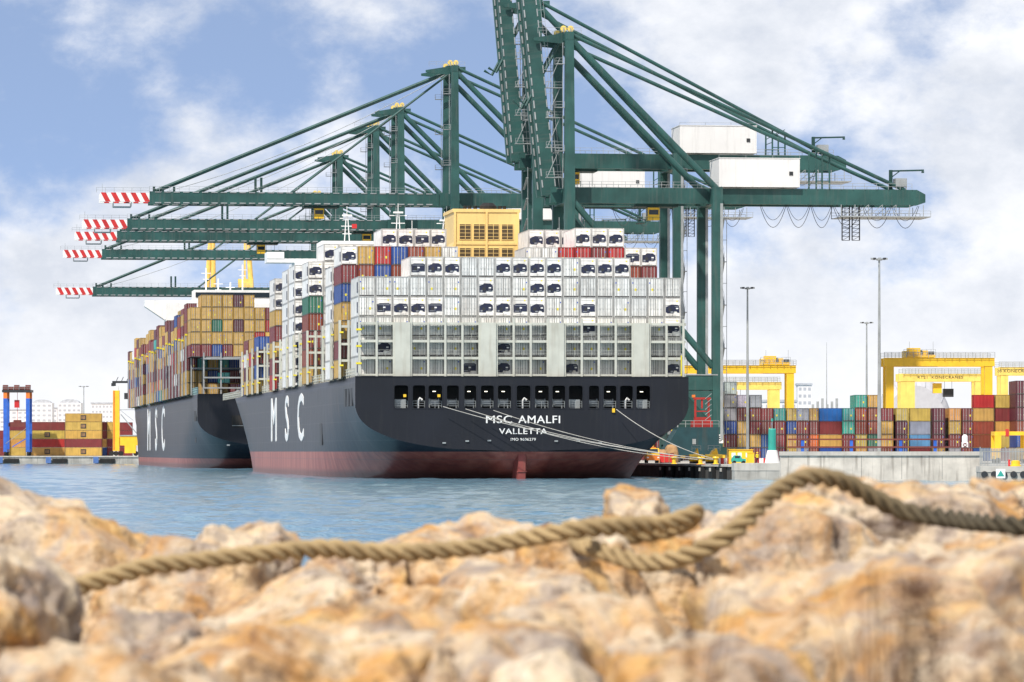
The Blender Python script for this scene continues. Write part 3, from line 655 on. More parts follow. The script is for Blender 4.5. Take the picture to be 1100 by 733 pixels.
VIS = vis_filter({1: O1, 2: O2})
BAYN = {1: ['stern stack', 'second bay from the stern', 'third bay from the stern', 'bay just ahead of the funnel', 'second bay ahead of the funnel', 'third bay ahead of the funnel', 'bay just aft of the bridge', 'first bay ahead of the bridge', 'second bay ahead of the bridge', 'third bay ahead of the bridge', 'foremost bay'],
        2: ['stern stack'] + ['%s bay behind the stern stack' % ORD[i] for i in range(22)]}
DRY = sorted((i for i in VIS if CAND[i]['kind'] == 'D' and VIS[i] >= 3), key=lambda i: -VIS[i]); KEEP = set(DRY[:148])
def far_rest():                      # the smallest of the coloured boxes, seen only as slivers: one mass
    m = MB()
    for i in DRY[148:]:
        c = CAND[i]; o = {1: O1, 2: O2}[c['ship']]; m.use(mat('box_paint_' + CNAME[c['color']].replace(' ', '_'), c['color'], .55))
        pts = [ship_pt(c['u'] + a * c['L'], c['v'] + b * 1.2, c['z'] + k * (c['H'] - .02), o) for k in (0, 1) for a, b in ((0, -1), (0, 1), (1, 1), (1, -1))]
        m.add(pts, [(3, 2, 1, 0), (4, 5, 6, 7), (0, 1, 5, 4), (1, 2, 6, 5), (2, 3, 7, 6), (3, 0, 4, 7)])
    o = m.build('container_stacks', kind='stuff'); o['label'] = 'remaining coloured containers seen as slivers along the two ships'; o['category'] = 'containers'
far_rest()
for i, n in sorted(VIS.items()):
    c = CAND[i]
    if n < 5 or (c['kind'] == 'D' and i not in KEEP): continue
    o = {1: O1, 2: O2}[c['ship']]
    kd, colr = c['kind'], c['color']; bn = BAYN[c['ship']][c['bay']]
    look = {'M': 'white reefer, dark cooling unit', 'R': 'off-white reefer, closed doors', 'D': CNAME[colr] + ' box'}[kd]
    if kd == 'R' and colr == WHT: look = 'white reefer, closed doors'
    tier = ORD[max(c['tier'], 0)] + ' tier' if c['tier'] >= 0 else 'under the open frame'
    if c['tier'] < 0: tier = 'open frame level %d' % (c['tier'] + 4)
    lab = '%s, %s, %s column, %s%s' % (look, tier, ORD[c['col']], bn, ', ship ahead' if c['ship'] == 2 else '')
    grp = ('white reefers' if kd in 'MR' else 'coloured containers') + (' stacked on the near ship' if c['ship'] == 1 else ' stacked on the ship ahead')
    jit = rnd.uniform(.90, 1.08); wm = rnd.uniform(.93, 1.0) if kd in 'MR' else 1; colr = (colr[0], colr[1] * (.5 + .5 * wm), colr[2] * wm)
    container(ship_pt(c['u'], c['v'], c['z'], o), kd, tuple(min(1, k * jit) for k in colr), lab, grp, c['L'], c['H'], parts=n >= 20, logo=(kd in 'MR' and c['col'] == 0 and c['ship'] == 1))
    CONT['n'][(c['ship'], kd)] = CONT['n'].get((c['ship'], kd), 0) + 1
print('containers on ships', CONT['n'])

# ------------------------------------------------------------------ ship-to-shore cranes
def catenary(p, q, sag, n=10):
    p = Vector(p); q = Vector(q); return [p.lerp(q, i / n) - Vector((0, 0, sag * 4 * (i / n) * (1 - i / n))) for i in range(n + 1)]
def sts_crane(label, u, H, A, raised=False, G=27.5, back=66.0, sign=None, cabx=16.6, lean=6, house=True):
    loc = ship_pt(u, 31.0, Z_Q)
    s = thing('gantry_crane', label, 'crane', loc, TH, 'green ship-to-shore gantry cranes on the quay')
    g = M_GREEN
    def part(nm, m, par=None): return m.build(nm, par or s)
    for x in (0, G):
        for y in (-8, 8):
            m = MB().use(g); m.box(x - .95, x + .95, y - .8, y + .8, 2.6, H + 1.4)
            if x == 0: m.taper((0, y), 1.9, 1.6, H + 1.4, (0, y * .96), 1.55, 1.3, A)
            else: m.use(M_STEEL).box(x + .45, x + .949, y - .9, y - .801, 4, H - 1.6)
            part('leg', m)
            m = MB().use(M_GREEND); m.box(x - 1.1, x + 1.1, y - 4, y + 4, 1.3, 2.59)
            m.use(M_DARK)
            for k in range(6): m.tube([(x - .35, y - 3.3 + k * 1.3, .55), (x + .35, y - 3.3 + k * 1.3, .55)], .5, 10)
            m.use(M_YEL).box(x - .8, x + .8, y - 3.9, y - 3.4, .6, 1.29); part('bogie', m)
    for x in (0, G):
        m = MB().use(g); m.box(x - .9, x + .9, -7.19, 7.19, 3.2, 5.2); m.box(x - .8, x + .8, -7.19, 7.19, H - 1.6, H + 1.2)
        m.box(x - .7, x + .7, -7.19, 7.19, 13.5, 15.2)
        part('sill_beam', m)
    for y in (-8, 8):
        m = MB().use(g); m.box(.96, G - .96, y - .7, y + .7, 13.2, 16.0)
        m.prism([(G - .97, y - .6, 13.19), (G - 6.5, y - .6, 13.19), (G - .97, y - .6, 7)], (0, 1.2, 0)); m.prism([(.97, y - .6, 13.19), (6.5, y - .6, 13.19), (.97, y - .6, 7)], (0, 1.2, 0))
        m.use(M_STEEL).box(G - 6, G, y - .85, y - .71, 15.9, 16.1)  # pale strip paints a lit edge along the beam
        part('portal_beam', m)
        m = MB().use(g); m.tube([(.8, y, H - 1.5), (G - .8, y, 17.5)], .62, 10); part('brace', m)
        m = MB().use(g); m.tube([(.5, y * .96, A - 1.6), (G, y * .9, H + 1.2)], .62, 12); part('brace', m)
        for dy in (0, ):
            m = MB().use(g); m.tube([(.5, y * .9, A - .5), (back - 2, y * .44, H + 1.3)], .36, 8); part('backstay', m)
    if sign:
        m = MB().use(M_GREEND); m.box(G - 7.4, G - .97, -8.5, -7.6, 5.21, 13.18); m.use(M_STEEL); m.box(G - 7.5, G - .97, -8.6, -8.501, 13.0, 13.18); m.box(G - 7.5, G - 7.35, -8.6, -8.501, 5.21, 12.99); part('portal_panel', m)  # pale strips paint the lit edges around the panel
    m = MB().use(g); m.box(-.75, .75, -8.4, 8.4, A - 1.5, A - .1); m.box(-1.4, 1.4, -5, 5, A - .09, A + .15); m.prism([(-6.2, -5, A - 1.4), (-6.2, -5, A - .9), (-1.41, -5, A - .1), (2.8, -5, A - .1), (2.8, -5, A - 1.3), (-1.41, -5, A - 1.9)], (0, .5, 0)); m.prism([(-6.2, 4.5, A - 1.4), (-6.2, 4.5, A - .9), (-1.41, 4.5, A - .1), (2.8, 4.5, A - .1), (2.8, 4.5, A - 1.3), (-1.41, 4.5, A - 1.9)], (0, .5, 0))
    part('tower_head', m)
    for y in (-5, 4):
        m = MB().use(M_YELL)
        for x in (-.7, .6): m.tube([(x, y - .2, A + .8), (x, y + .2, A + .8)], .58, 12); m.use(M_STEEL); m.box(x - .1, x + .1, y - .3, y + .3, A + .15, A + .9); m.use(M_YELL)
        part('sheave', m)
    m = MB().use(M_STEEL)
    for y in (-8.9,): railing(m, (-5.5, -5.2, A - .1), (2.6, -5.2, A - .1), 1.1, 1.6, .03, 2); railing(m, (-1.4, 5.2, A + .1), (2.6, 5.2, A + .1), 1.1, 1.6, .03, 2)
    for y in (-8, 8):                                           # ladder and its landings up the tower
        for z in range(int(H) + 8, int(A) - 3, 8): m.box(-2.6, -1.0, y - .6, y + .9, z, z + .1); railing(m, (-2.6, y - .6, z), (-2.6, y + .9, z), 1.1, .8, .03, 2); railing(m, (-2.6, y - .6, z), (-1, y - .6, z), 1.1, .8, .03, 2)
        for d in (-.3, .3): m.beam((-1.25, y + d, H + 1), (-1.25, y + d, A - 2), .06, .06)
    part('tower_ladder', m)
    # main girder
    m = MB().use(g)
    for y in (-3.5, 3.5): m.box(-3, back, y - .6, y + .6, H - 1.45, H + 1.45); m.prism([(back, y - .6, H - 1.45), (back + 1.6, y - .6, H - .9), (back + 1.6, y - .6, H + .6), (back, y - .6, H + 1.45)], (0, 1.2, 0))
    for x in np.arange(8, back, 8.3): m.box(x - .3, x + .3, -2.89, 2.89, H + .5, H + 1.2)
    part('girder', m)
    m = MB().use(M_STEEL)
    for y in (-4.3, 4.3): railing(m, (2, y, H + 1.45), (back - 1, y, H + 1.45), 1.1, 2.2, .035, 2)
    part('handrail', m)
    # boom
    ln = 76.0; seg = Matrix.Identity(4)
    b = MB().use(g); tip = MB(); 
    for y in (-3.3, 3.3):
        b.box(-ln + 11, 0, y - .55, y + .55, -1.45, 1.35)
        b.use(M_STEEL)
        for k in range(30):
            for z in ((-1.30, -1.05), (1.1, 1.3)): b.box(-ln + 12.2 + k * 2.1, -ln + 13.6 + k * 2.1, y - .66, y - .56, *z)
        b.use(g)
        tip.use(M_WHITE).box(-ln, -ln + 11, y - .5, y + .5, -1.0, 1.0); tip.use(M_RED)
        for k in range(5):
            x = -ln + .15 + k * 2.2
            for yy in (y - .512, y + .501): tip.prism([(x, yy, 1.0), (x + 1.15, yy, 1.0), (x + 2.2, yy, -1.0), (x + 1.05, yy, -1.0)], (0, .011, 0))
            tip.box(x, x + 1.1, y - .5, y + .5, 1.001, 1.02)
    for x in np.arange(-ln + 6, -1, 7.0): b.box(x - .25, x + .25, -2.74, 2.74, -.5, .3)
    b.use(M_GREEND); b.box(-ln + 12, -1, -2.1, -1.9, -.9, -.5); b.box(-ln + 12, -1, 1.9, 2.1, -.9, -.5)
    tip.use(M_STEEL); tip.box(-ln + 3, -ln + 7, -2.5, 2.5, -2.1, -1.95); 
    for x in (-ln + 3, -ln + 7): tip.box(x - .08, x + .08, -2.5, -2.34, -1.95, -1.0); tip.box(x - .08, x + .08, 2.34, 2.5, -1.95, -1.0)
    railing(tip, (-ln - .8, -4, 1), (-ln + 11, -4, 1), 1.1, 1.8, .04, 2); tip.beam((-ln + .5, -3.3, 1), (-ln + .5, -3.3, 3), .08, .08)
    bo = b.build('boom', s); tp = tip.build('boom_tip', bo)
    rl = MB().use(M_STEEL); railing(rl, (-ln + 11, -4.1, 1.35), (-1, -4.1, 1.35), 1.1, 2.2, .035, 2)
    rl.use(M_GREEND)
    for x in (-ln + 12, -ln + 14, -ln + 16.5, -40, -41.3): rl.box(x - .25, x + .25, -3.8, -2.8, 1.351, 2.4 if x < -45 else 4.6)
    rl.build('handrail', bo)
    bo.location = (-3.1, 0, H)
    if raised: bo.rotation_euler = (0, R(90 - lean), 0)
    else:
        for y in (-3.3, 3.3):
            m = MB().use(g); m.tube([(-.8, y, A - 1.0), (-ln + 9, y, H + 1.4)], .36, 8); part('forestay', m)
            m = MB().use(g); m.tube([(-.8, y * .6, A - 1.6), (-36, y, H + 1.4)], .25, 8); part('forestay', m)
        m = MB().use(M_STEEL); m.tube(catenary((-.8, 0, A - 1.2), (-ln + 12, 0, H + 1.6), 2.5), .07, 4); part('boom_rope', m)
    if raised:
        for y in (-3.3, 3.3):
            m = MB().use(g); m.tube([(-.9, y, A - 1.2), (-7.5, y, H + (A - H) * .55), (-9, y, H + 18)], .28, 6); part('forestay', m)
        m = MB().use(M_STEEL)
        for z in np.arange(H + 3, A - 8, 5.5): m.box(-4.2, -1.2, -7.2, -5.8, z, z + .1); railing(m, (-4.2, -7.2, z), (-1.2, -7.2, z), 1.1, 1, .03, 2); m.beam((-4, -6.5, z), (-1.6, -6.5, z + 5.5), .5, .08)
        part('stair', m)
    # machine house, trolley cab, festoon
    if house:
        m = MB().use(M_HOUSE); m.box(28.4, 43.6, -5, 5, H + 1.7, H + 7.0)
        for k in range(6): m.box(28.7 + k * 2.9, 28.85 + k * 2.9, -5.03, -5.001, H + 1.75, H + 6.95)
        m.box(28.3, 43.7, -5.1, 5.1, H + 7.0, H + 7.12)
        hs = part('machine_house', m)
        m = MB().use(M_DARK); m.box(41.6, 42.3, -5.1, -5.002, H + 3.9, H + 4.6); part('window', m, hs)
        m = MB().use(M_STEEL); railing(m, (28.4, -4.9, H + 7.12), (43.6, -4.9, H + 7.12), .5, 3.8, .03, 1); part('handrail', m, hs)
    m = MB().use(M_YEL); m.box(cabx - 1.1, cabx + 1.1, -2.2, .2, H - 4.4, H - 2.1)
    cb_ = part('trolley_cab', m)
    m = MB().use(M_GLASS); m.box(cabx - 1.13, cabx - 1.101, -1.9, -.1, H - 3.6, H - 2.5); m.box(cabx - .9, cabx + .9, -2.23, -2.201, H - 3.4, H - 2.5); part('window', m, cb_)
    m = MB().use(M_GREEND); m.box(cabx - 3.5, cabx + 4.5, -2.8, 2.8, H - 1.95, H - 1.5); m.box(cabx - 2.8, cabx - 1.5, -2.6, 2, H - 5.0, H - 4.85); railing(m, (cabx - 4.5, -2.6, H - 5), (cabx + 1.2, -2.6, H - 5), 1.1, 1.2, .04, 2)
    for k in (-3, -1.3, 1.3, 3.5): m.beam((cabx + k, -2.4, H - 4.85), (cabx + k, -2.4, H - 1.95), .08, .08)
    part('trolley', m)
    m = MB().use(M_DARK); xx = G + 9
    for w in (5, 4.6, 4.2, 5.6, 5.6, 5.2, 4.4, 4.4, 3.6, 3, 3):
        if xx + w > back + 1: break
        m.tube(catenary((xx, -2.6, H - 1.45), (xx + w, -2.6, H - 1.45), 4.2 if w > 3.2 else 3.8, 12), .055, 5); m.tube(catenary((xx + .3, -2.3, H - 1.45), (xx + w - .2, -2.3, H - 1.45), 2.8, 12), .045, 5); xx += w
    part('festoon_cable', m)
    m = MB().use(M_STEEL)
    xa, xb = back - 14.5, back + 2.5
    for y in (-4.6, 4.6):
        m.beam((xa, y, H - 3.6), (xb, y, H - 3.6), .18, .18); railing(m, (xa, y, H - 3.6), (xb, y, H - 3.6), 1.1, 1.4, .04, 2)
        for k in range(7): x = xa + k * 2.6; m.beam((x, y, H - 3.6), (x, y, H - 1.4), .12, .12); m.beam((x, y, H - 3.6), (min(xb, x + 2.6), y, H - 1.4), .09, .09) if k in (1, 2, 3) else None
    m.box(xa, xb, -4.6, 4.6, H - 3.7, H - 3.61); part('rear_platform', m)
    m = MB().use(M_DARK)
    for x in (back - 14, back - 12.6, back - 12.1, back - 10.7): m.beam((x, -3, H - 1.5), (x, -3, H - 8), .2, .2)
    for k in range(9):
        z = H - 8 + k * .75
        for x in (back - 14, back - 12.1): m.beam((x, -3, z), (x + 1.4, -3, z), .1, .1); m.beam((x, -3, z), (x + 1.4, -3, z + .75), .08, .08)
    part('hoist_frame', m)
    m = MB().use(M_GREEND); m.box(back - 5.0, back - 4.4, -3, -2.4, H + 1.45, H + 5.2); m.beam((back - 4.8, -2.7, H + 5.0), (back + 1.6, -2.7, H + 5.2), .3, .3); m.beam((back - 4.6, -2.7, H + 3.8), (back - 3.0, -2.7, H + 5.0), .18, .18); m.box(back + 1.2, back + 1.6, -3, -2.4, H + 4.7, H + 5.0)
    m.use(M_STEEL); m.box(back - 4.0, back - 1.9, -4, -1.5, H + 2.0, H + 3.6)
    for x in (back - 3.9, back - 2.0): m.box(x - .1, x + .1, -3.9, -3.7, H + 1.45, H + 2.0)
    part('service_crane', m)
    m = MB().use(g)
    for x in (G + 19.5, G + 22):
        for y in (-3.5, 3.5): m.beam((x, y, H + 1.45), (x, y, H + 1.45 + (A - H - 2) * (1 - (x) / (back - 3)) + .5), .28, .28)
    for y in (-3.5, 3.5): m.beam((G + 19.5, y, H + 5), (G + 22, y, H + 6.5), .15, .15); m.beam((G + 19.5, y, H + 3), (G + 22, y, H + 3), .15, .15)
    m.beam((G + 19.5, -3.5, H + 4), (G + 19.5, 3.5, H + 4), .12, .12); part('stay_support', m)
    # stairs up the landside leg
    m = MB().use(M_STEEL)
    for y0 in (-5.6,):
        for x in (G + 2.0, G + 4.4):
            pass
    for k in range(int((H - 6) / 4)):
        z = 5 + k * 4; a, b_ = ((-5.2, -1.5), (-1.5, -5.2))[k % 2]
        m.beam((G + 1.6, a, z), (G + 1.6, b_, z + 4), .7, .12); m.beam((G + 1.95, a, z + 1), (G + 1.95, b_, z + 5), .05, .05); m.box(G + 1.1, G + 2.2, b_ - .5, b_ + .5, z + 3.9, z + 4)
        m.beam((G + 1.1, -5.7, z), (G + 1.1, -5.7, z + 4), .1, .1); m.beam((G + 2.2, -5.7, z), (G + 2.2, -5.7, z + 4), .1, .1); m.beam((G + 1.1, -5.7, z + 4), (G + 2.2, -5.7, z + 4), .1, .1)
        m.beam((-1.6, -5.7, z), (-1.6, -5.7, z + 4), .1, .1); m.beam((-1.6, 0, z), (-1.6, -5, z + 2), .4, .1)
    part('stair', m)
    if sign:
        m = MB().use(M_WHITE); m.box(G - .2, G + 1.0, -8.86, -8.82, 3.4, 5.0); sg = part('sign_plate', m)
        m = MB().use(M_DARK); m.text(sign, 1.5, aft_text(G + .4, 4.2, -8.88), .01); part('sign_number', m, sg)
    return s
sts_crane('nearest green gantry crane with raised boom, white machine house and number plate', 178, 49.2, 79.0, True, sign='8')
sts_crane('taller green gantry crane with raised boom close behind the nearest crane', 222, 58.4, 89.5, True, cabx=8, back=60, lean=5.0)
for k, (lab, u, H, A) in enumerate((
        ('lowered-boom green crane with the highest tower and longest red striped tip', 361, 58.6, 88.5),
        ('lowered-boom green crane with the second highest tower', 478, 58.6, 88.0),
        ('lowered-boom green crane between the second and fourth lowered towers', 541, 58.6, 88.0),
        ('lowered-boom green crane with the second lowest tower', 648, 58.6, 87.5),
        ('farthest and lowest green crane, its striped boom tip at far left', 722, 50.5, 80.0))):
    sts_crane(lab, u, H, A, False, cabx=-8 if k % 2 else -30)

# ------------------------------------------------------------------ things on the quay
def q(px, D, z=Z_Q): v = P(px, 0, D); return (v.x, D, z)
def wheel(m, x, y, z, r, w): m.use(M_RUB).tube([(x - w / 2, y, z), (x + w / 2, y, z)], r, 14); m.use(M_STEEL).tube([(x - w / 2 - .01, y, z), (x + w / 2 + .01, y, z)], r * .5, 10)
def truck():
    s = thing('truck', 'small yellow and orange truck on the quay under the stern', 'truck', q(701.5, 724), R(4))
    m = MB().use(M_ORANGE); m.box(-1.0, 1.0, 0, 4.6, .55, .95); m.box(-1.0, 1.0, -.05, .05, .45, 1.25); m.build('chassis', s)
    m = MB().use(M_YEL); m.prism([(-1, 0, .96), (-1, 0, 1.6), (-1, .35, 2.4), (-1, 1.8, 2.4), (-1, 1.8, .96)], (2, 0, 0)); c = m.build('cab', s)
    m = MB().use(M_GLASS); m.prism([(-.8, -.015, 1.62), (.8, -.015, 1.62), (.8, .27, 2.28), (-.8, .27, 2.28)], (0, -.02, .01)); m.build('windscreen', c)
    m = MB().use(M_ORANGE); m.box(-.5, .5, .5, .8, 2.41, 2.6); m.build('beacon_light', c)
    m = MB().use(M_YEL); m.box(-1, 1, 1.9, 4.6, .96, 1.9); m.build('load_bed', s)
    for x in (-.85, .85):
        for y in (.9, 3.8): m = MB(); wheel(m, x, y, .42, .42, .26); m.build('wheel', s)
        m = MB().use(M_WHITE); m.box(x - .15, x + .15, -.08, -.051, .8, 1.0); m.build('headlight', s)
truck()
def cargo():
    for i, (px, D, w, h, lab) in enumerate(((711, 738, 2.0, 2.2, 'lower brown canvas-covered cargo pile left of the red crates'), (721, 742, 2.4, 3.0, 'taller tan canvas-covered cargo pile behind the truck'))):
        s = MB().use(M_TAN); rn = random.Random(i); ring = []
        V = []; n = 14
        for k, (z, f) in enumerate(((0, 1), (.3, 1.02), (.6, .95), (.85, .8), (1, .5))): 
            for j in range(n): a = 2 * math.pi * j / n; r = f * (1 + rn.uniform(-.08, .08)); V.append((w / 2 * r * abs(math.cos(a)) ** .6 * (1 if math.cos(a) > 0 else -1), 1.6 * r * abs(math.sin(a)) ** .6 * (1 if math.sin(a) > 0 else -1), h * z + rn.uniform(-.08, .08) * (k > 0)))
        s.add(V, [(k * n + j, k * n + (j + 1) % n, (k + 1) * n + (j + 1) % n, (k + 1) * n + j) for k in range(4) for j in range(n)] + [tuple(4 * n + j for j in range(n))])
        o = s.build('cargo_pile'); o['label'] = lab; o['category'] = 'cargo'; o.location = q(px, D)
    for px, col, nm in ((711, RED, 'leftmost'), (716, RED, 'middle'), (721.5, RED, 'rightmost')):
        t = thing('drum_crate', '%s of three red crates before the tan cargo' % nm, 'crate', q(px, 729), 0, 'red crates on the quay')
        m = MB().use(M_RED); m.box(-.33, .33, -.3, .3, .1, 1.5); m.build('body', t)
        m = MB().use(M_DARK); m.box(-.35, .35, -.32, .32, 0, .099); m.box(-.35, .35, -.32, .32, 1.501, 1.6); m.build('frame', t)
cargo()
def bollards():
    for px, D, lab in ((724, 655, 'yellow mooring bollard beside the tan cargo'), (752.5, 644, 'orange and yellow bollard holding the mooring lines'), (769, 642, 'yellow mooring bollard nearest the quay corner')):
        t = thing('bollard', lab, 'bollard', q(px, D), 0, 'bollards on the quay edge')
        m = MB().use(M_YEL); m.tube([(0, 0, 0), (0, 0, .1), (0, 0, .2), (0, 0, .75), (0, 0, .95), (0, 0, 1.15)], .3, 14, radii=[.55, .5, .3, .28, .5, .4]); m.build('post', t)
        m = MB().use(M_ORANGE if '752' in str(px) else M_DARK); m.box(-.65, .65, -.6, .6, .002, .08); m.build('base_plate', t)
bollards()
def winch_units():
    for px, D, w, lab in ((748, 702, 1.4, 'yellow quay winch unit under the red frame'), (767, 700, 1.9, 'larger yellow winch unit at the crane foot')):
        t = thing('winch_unit', lab, 'machine', q(px, D), .1)
        m = MB().use(M_YEL); m.box(-w / 2, w / 2, 0, 2.2, .3, 1.2); m.prism([(-w / 2 + .3, 0, 1.2), (w / 2 - .2, 0, 1.2), (w / 2 - .5, 0, 2.4), (-w / 2 + .8, 0, 2.0)], (0, 1.8, 0)); m.build('housing', t)
        m = MB().use(M_DARK); m.box(-w / 2 - .1, w / 2 + .1, .1, 2.1, 0, .299); m.build('skid', t)
        m = MB().use(M_YEL); m.tube([(-w / 2 - .5, -.4, .9), (w / 2 + .3, -.4, .9)], .55, 14); m.build('drum', t)
        m = MB().use(M_STEEL); railing(m, (-w / 2, -.05, 2.0), (w / 2, -.05, 2.0), .8, .7, .04, 2); m.build('handrail', t)
winch_units()
def crane_cabin():
    D = 760; t = thing('equipment_cabin', 'dark teal equipment cabin at the foot of the nearest crane', 'cabin', q(750, D), TH)
    dk = mat('cabin_teal_dark', (.012, .05, .06), .6)
    m = MB().use(dk); m.box(-3.6, 3.6, 0, 5, 1.2, 6.0); m.prism([(-3.601, 0, 1.2), (-6.2, 0, 1.2), (-3.601, 0, 5.6)], (0, 5, 0)); m.build('body', t)
    for x in (-3.2, 0, 3.2):
        for y in (.4, 4.6): m = MB().use(M_DARK); m.box(x - .2, x + .2, y - .2, y + .2, 0, 1.199); m.build('footing', t)
    m = MB().use(M_STEEL); railing(m, (-3.6, 0, 6), (3.6, 0, 6), 1.1, 1.2, .04, 2); m.box(-1.0, -.4, -.1, -.001, 3.1, 4.0); m.build('handrail', t)
    f = thing('lifting_frame', 'bright red lifting frame standing on the dark teal cabin', 'frame', q(754, D + 1.5, Z_Q + 6.01), TH)
    FR = mat('frame_red', (.36, .025, .02), .55, vary=.2, dirt=.4)
    m = MB().use(FR); m.box(-1.8, 1.8, -.5, .9, 0, 1.0); m.box(-1.3, 1.5, -.3, .7, 1.001, 1.7); m.build('base', f)
    for x in (-1.15, 1.15): m = MB().use(FR); m.box(x - .16, x + .16, -.2, .2, 1.701, 4.7); m.build('post', f)
    m = MB().use(FR); m.box(-1.5, 1.5, -.25, .25, 4.701, 5.05); m.box(-.15, .15, -.1, .1, 3.2, 4.7); m.box(-1, 1, -.12, .12, 2.6, 2.8); m.build('crossbar', f)
    m = MB().use(M_ORANGE); m.box(-1.7, -1.2, -.3, .3, 5.051, 5.5); m.build('lug', f)
    m = MB().use(M_STEEL)
    for k in range(5): m.beam((.5, -.3, 1.2 + k * .9), (1.6, -.3, 2.1 + k * .9), .09, .09)
    m.build('cable_chain', f)
crane_cabin()
def quay_shed():
    t = thing('site_cabin', 'low yellow site cabin near the green beacon', 'cabin', q(796, 662), 0)
    m = MB().use(M_YEL); m.box(-1.75, 1.75, 0, 2.4, .05, 2.1); m.box(-1.85, 1.85, -.1, 2.5, 2.101, 2.2); m.build('body', t)
    for x in (-1.1, -.2, 1.0): m = MB().use(M_WHITE); m.box(x - .3, x + .3, -.03, -.001, 1.0, 1.7); w = m.build('window', t)
    m = MB().use(M_DARK); m.box(-1.75, 1.75, 0, 2.4, 0, .049); m.build('base', t)
    p = thing('pickup', 'teal pickup parked before the yellow cabin', 'vehicle', q(794, 652), 0)
    m = MB().use(M_TEAL); m.prism([(-1.1, 0, .35), (1.0, 0, .35), (1.0, 0, .8), (.45, 0, .85), (.2, 0, 1.3), (-.7, 0, 1.32), (-1.0, 0, .9), (-1.1, 0, .85)], (0, 1.5, 0)); m.build('body', p)
    m = MB().use(M_GLASS); m.box(-.6, .1, -.02, -.001, .9, 1.22); m.build('window', p)
    for x in (-.7, .65):
        m = MB().use(M_RUB); m.tube([(x, -.05, .28), (x, 1.55, .28)], .28, 12); m.build('wheel', p)
    yb = thing('fuel_box', 'tall yellow box right of the teal pickup', 'box', q(806.5, 655), 0)
    m = MB().use(M_YEL); m.box(-.5, .5, 0, .9, .1, 1.6); m.box(-.55, .55, -.05, .95, 1.601, 1.7); m.build('body', yb); m = MB().use(M_DARK); m.box(-.4, .4, .1, .8, 0, .099); m.build('base', yb)
    wb = MB()
    for i in range(7):
        px = 774 + i * 3.6 if i < 4 else 811 + (i - 4) * 4.5
        t = thing('plastic_barrier', 'red and white plastic barrier on the quay', 'barrier', q(px, 668 - i), 0, 'red and white plastic barriers on the quay')
        for k in range(2): m = MB().use((M_WHITE, M_RED)[(i + k) % 2]); m.prism([(-.28 + .28 * k, -.2, 0), (-.005 + .28 * k, -.2, 0), (-.005 + .28 * k, -.2, .9), (-.28 + .28 * k, -.2, .9)], (0, .4, 0)); m.build('panel', t)
quay_shed()
def worker():
    # one skinned figure, standing sideways with a slightly bent arm
    me = bpy.data.meshes.new('person'); J = {'pel': (0, 0, .95), 'bel': (0, .01, 1.12), 'ch': (0, 0, 1.36), 'nk': (0, .01, 1.52), 'hd': (0, -.01, 1.62), 'tp': (0, 0, 1.76),
        'hl': (-.1, 0, .9), 'kl': (-.12, -.04, .5), 'al': (-.13, .02, .09), 'fl': (-.14, -.14, .04), 'hr': (.1, 0, .9), 'kr': (.12, -.06, .5), 'ar': (.14, .04, .09), 'fr': (.15, -.12, .04),
        'sl': (-.19, 0, 1.44), 'el': (-.26, .02, 1.16), 'wl': (-.22, -.16, .98), 'ml': (-.2, -.24, .95), 'sr': (.19, 0, 1.44), 'er': (.25, .04, 1.15), 'wr': (.27, -.04, .9), 'mr': (.27, -.07, .81)}
    E = [('pel', 'bel'), ('bel', 'ch'), ('ch', 'nk'), ('nk', 'hd'), ('hd', 'tp'), ('pel', 'hl'), ('hl', 'kl'), ('kl', 'al'), ('al', 'fl'), ('pel', 'hr'), ('hr', 'kr'), ('kr', 'ar'), ('ar', 'fr'), ('ch', 'sl'), ('sl', 'el'), ('el', 'wl'), ('wl', 'ml'), ('ch', 'sr'), ('sr', 'er'), ('er', 'wr'), ('wr', 'mr')]
    rad = dict(pel=.15, bel=.14, ch=.16, nk=.06, hd=.1, tp=.07, hl=.1, kl=.065, al=.045, fl=.04, hr=.1, kr=.065, ar=.045, fr=.04, sl=.07, el=.05, wl=.036, ml=.04, sr=.07, er=.05, wr=.036, mr=.04)
    ks = list(J); me.from_pydata([J[k] for k in ks], [(ks.index(a), ks.index(b)) for a, b in E], [])
    o = bpy.data.objects.new('person', me); COL.objects.link(o)
    md = o.modifiers.new('skin', 'SKIN'); sb = o.modifiers.new('sub', 'SUBSURF'); sb.levels = sb.render_levels = 2
    for i, k in enumerate(ks): me.skin_vertices[0].data[i].radius = (rad[k], rad[k]); me.skin_vertices[0].data[i].use_root = (k == 'pel')
    me.materials.append(mat('work_trousers', (.02, .022, .04), .8)); dg = bpy.context.evaluated_depsgraph_get(); m2 = bpy.data.meshes.new_from_object(o.evaluated_get(dg)); o.modifiers.clear(); o.data = m2
    m2.materials.clear()
    for c in (mat('work_trousers', (.02, .022, .04), .8), mat('hi_vis_yellow', (.75, .6, .02), .7), mat('skin', (.5, .3, .2), .6)): m2.materials.append(c)
    for p in m2.polygons: z = p.center.z; p.material_index = 0 if z < .95 else 1 if z < 1.5 and not (abs(p.center.x) > .2 and z < 1.02) else 2; p.use_smooth = True
    o.location = q(813.5, 650); o.rotation_euler.z = .6; o['label'] = 'worker in yellow jacket and helmet standing by the quay beacon'; o['category'] = 'person'
    m = MB().use(M_YEL); m.tube([(0, 0, 1.66), (0, 0, 1.70), (0, 0, 1.78), (0, 0, 1.82)], .13, 12, radii=[.16, .135, .11, .03]); m.build('helmet', o)
worker()
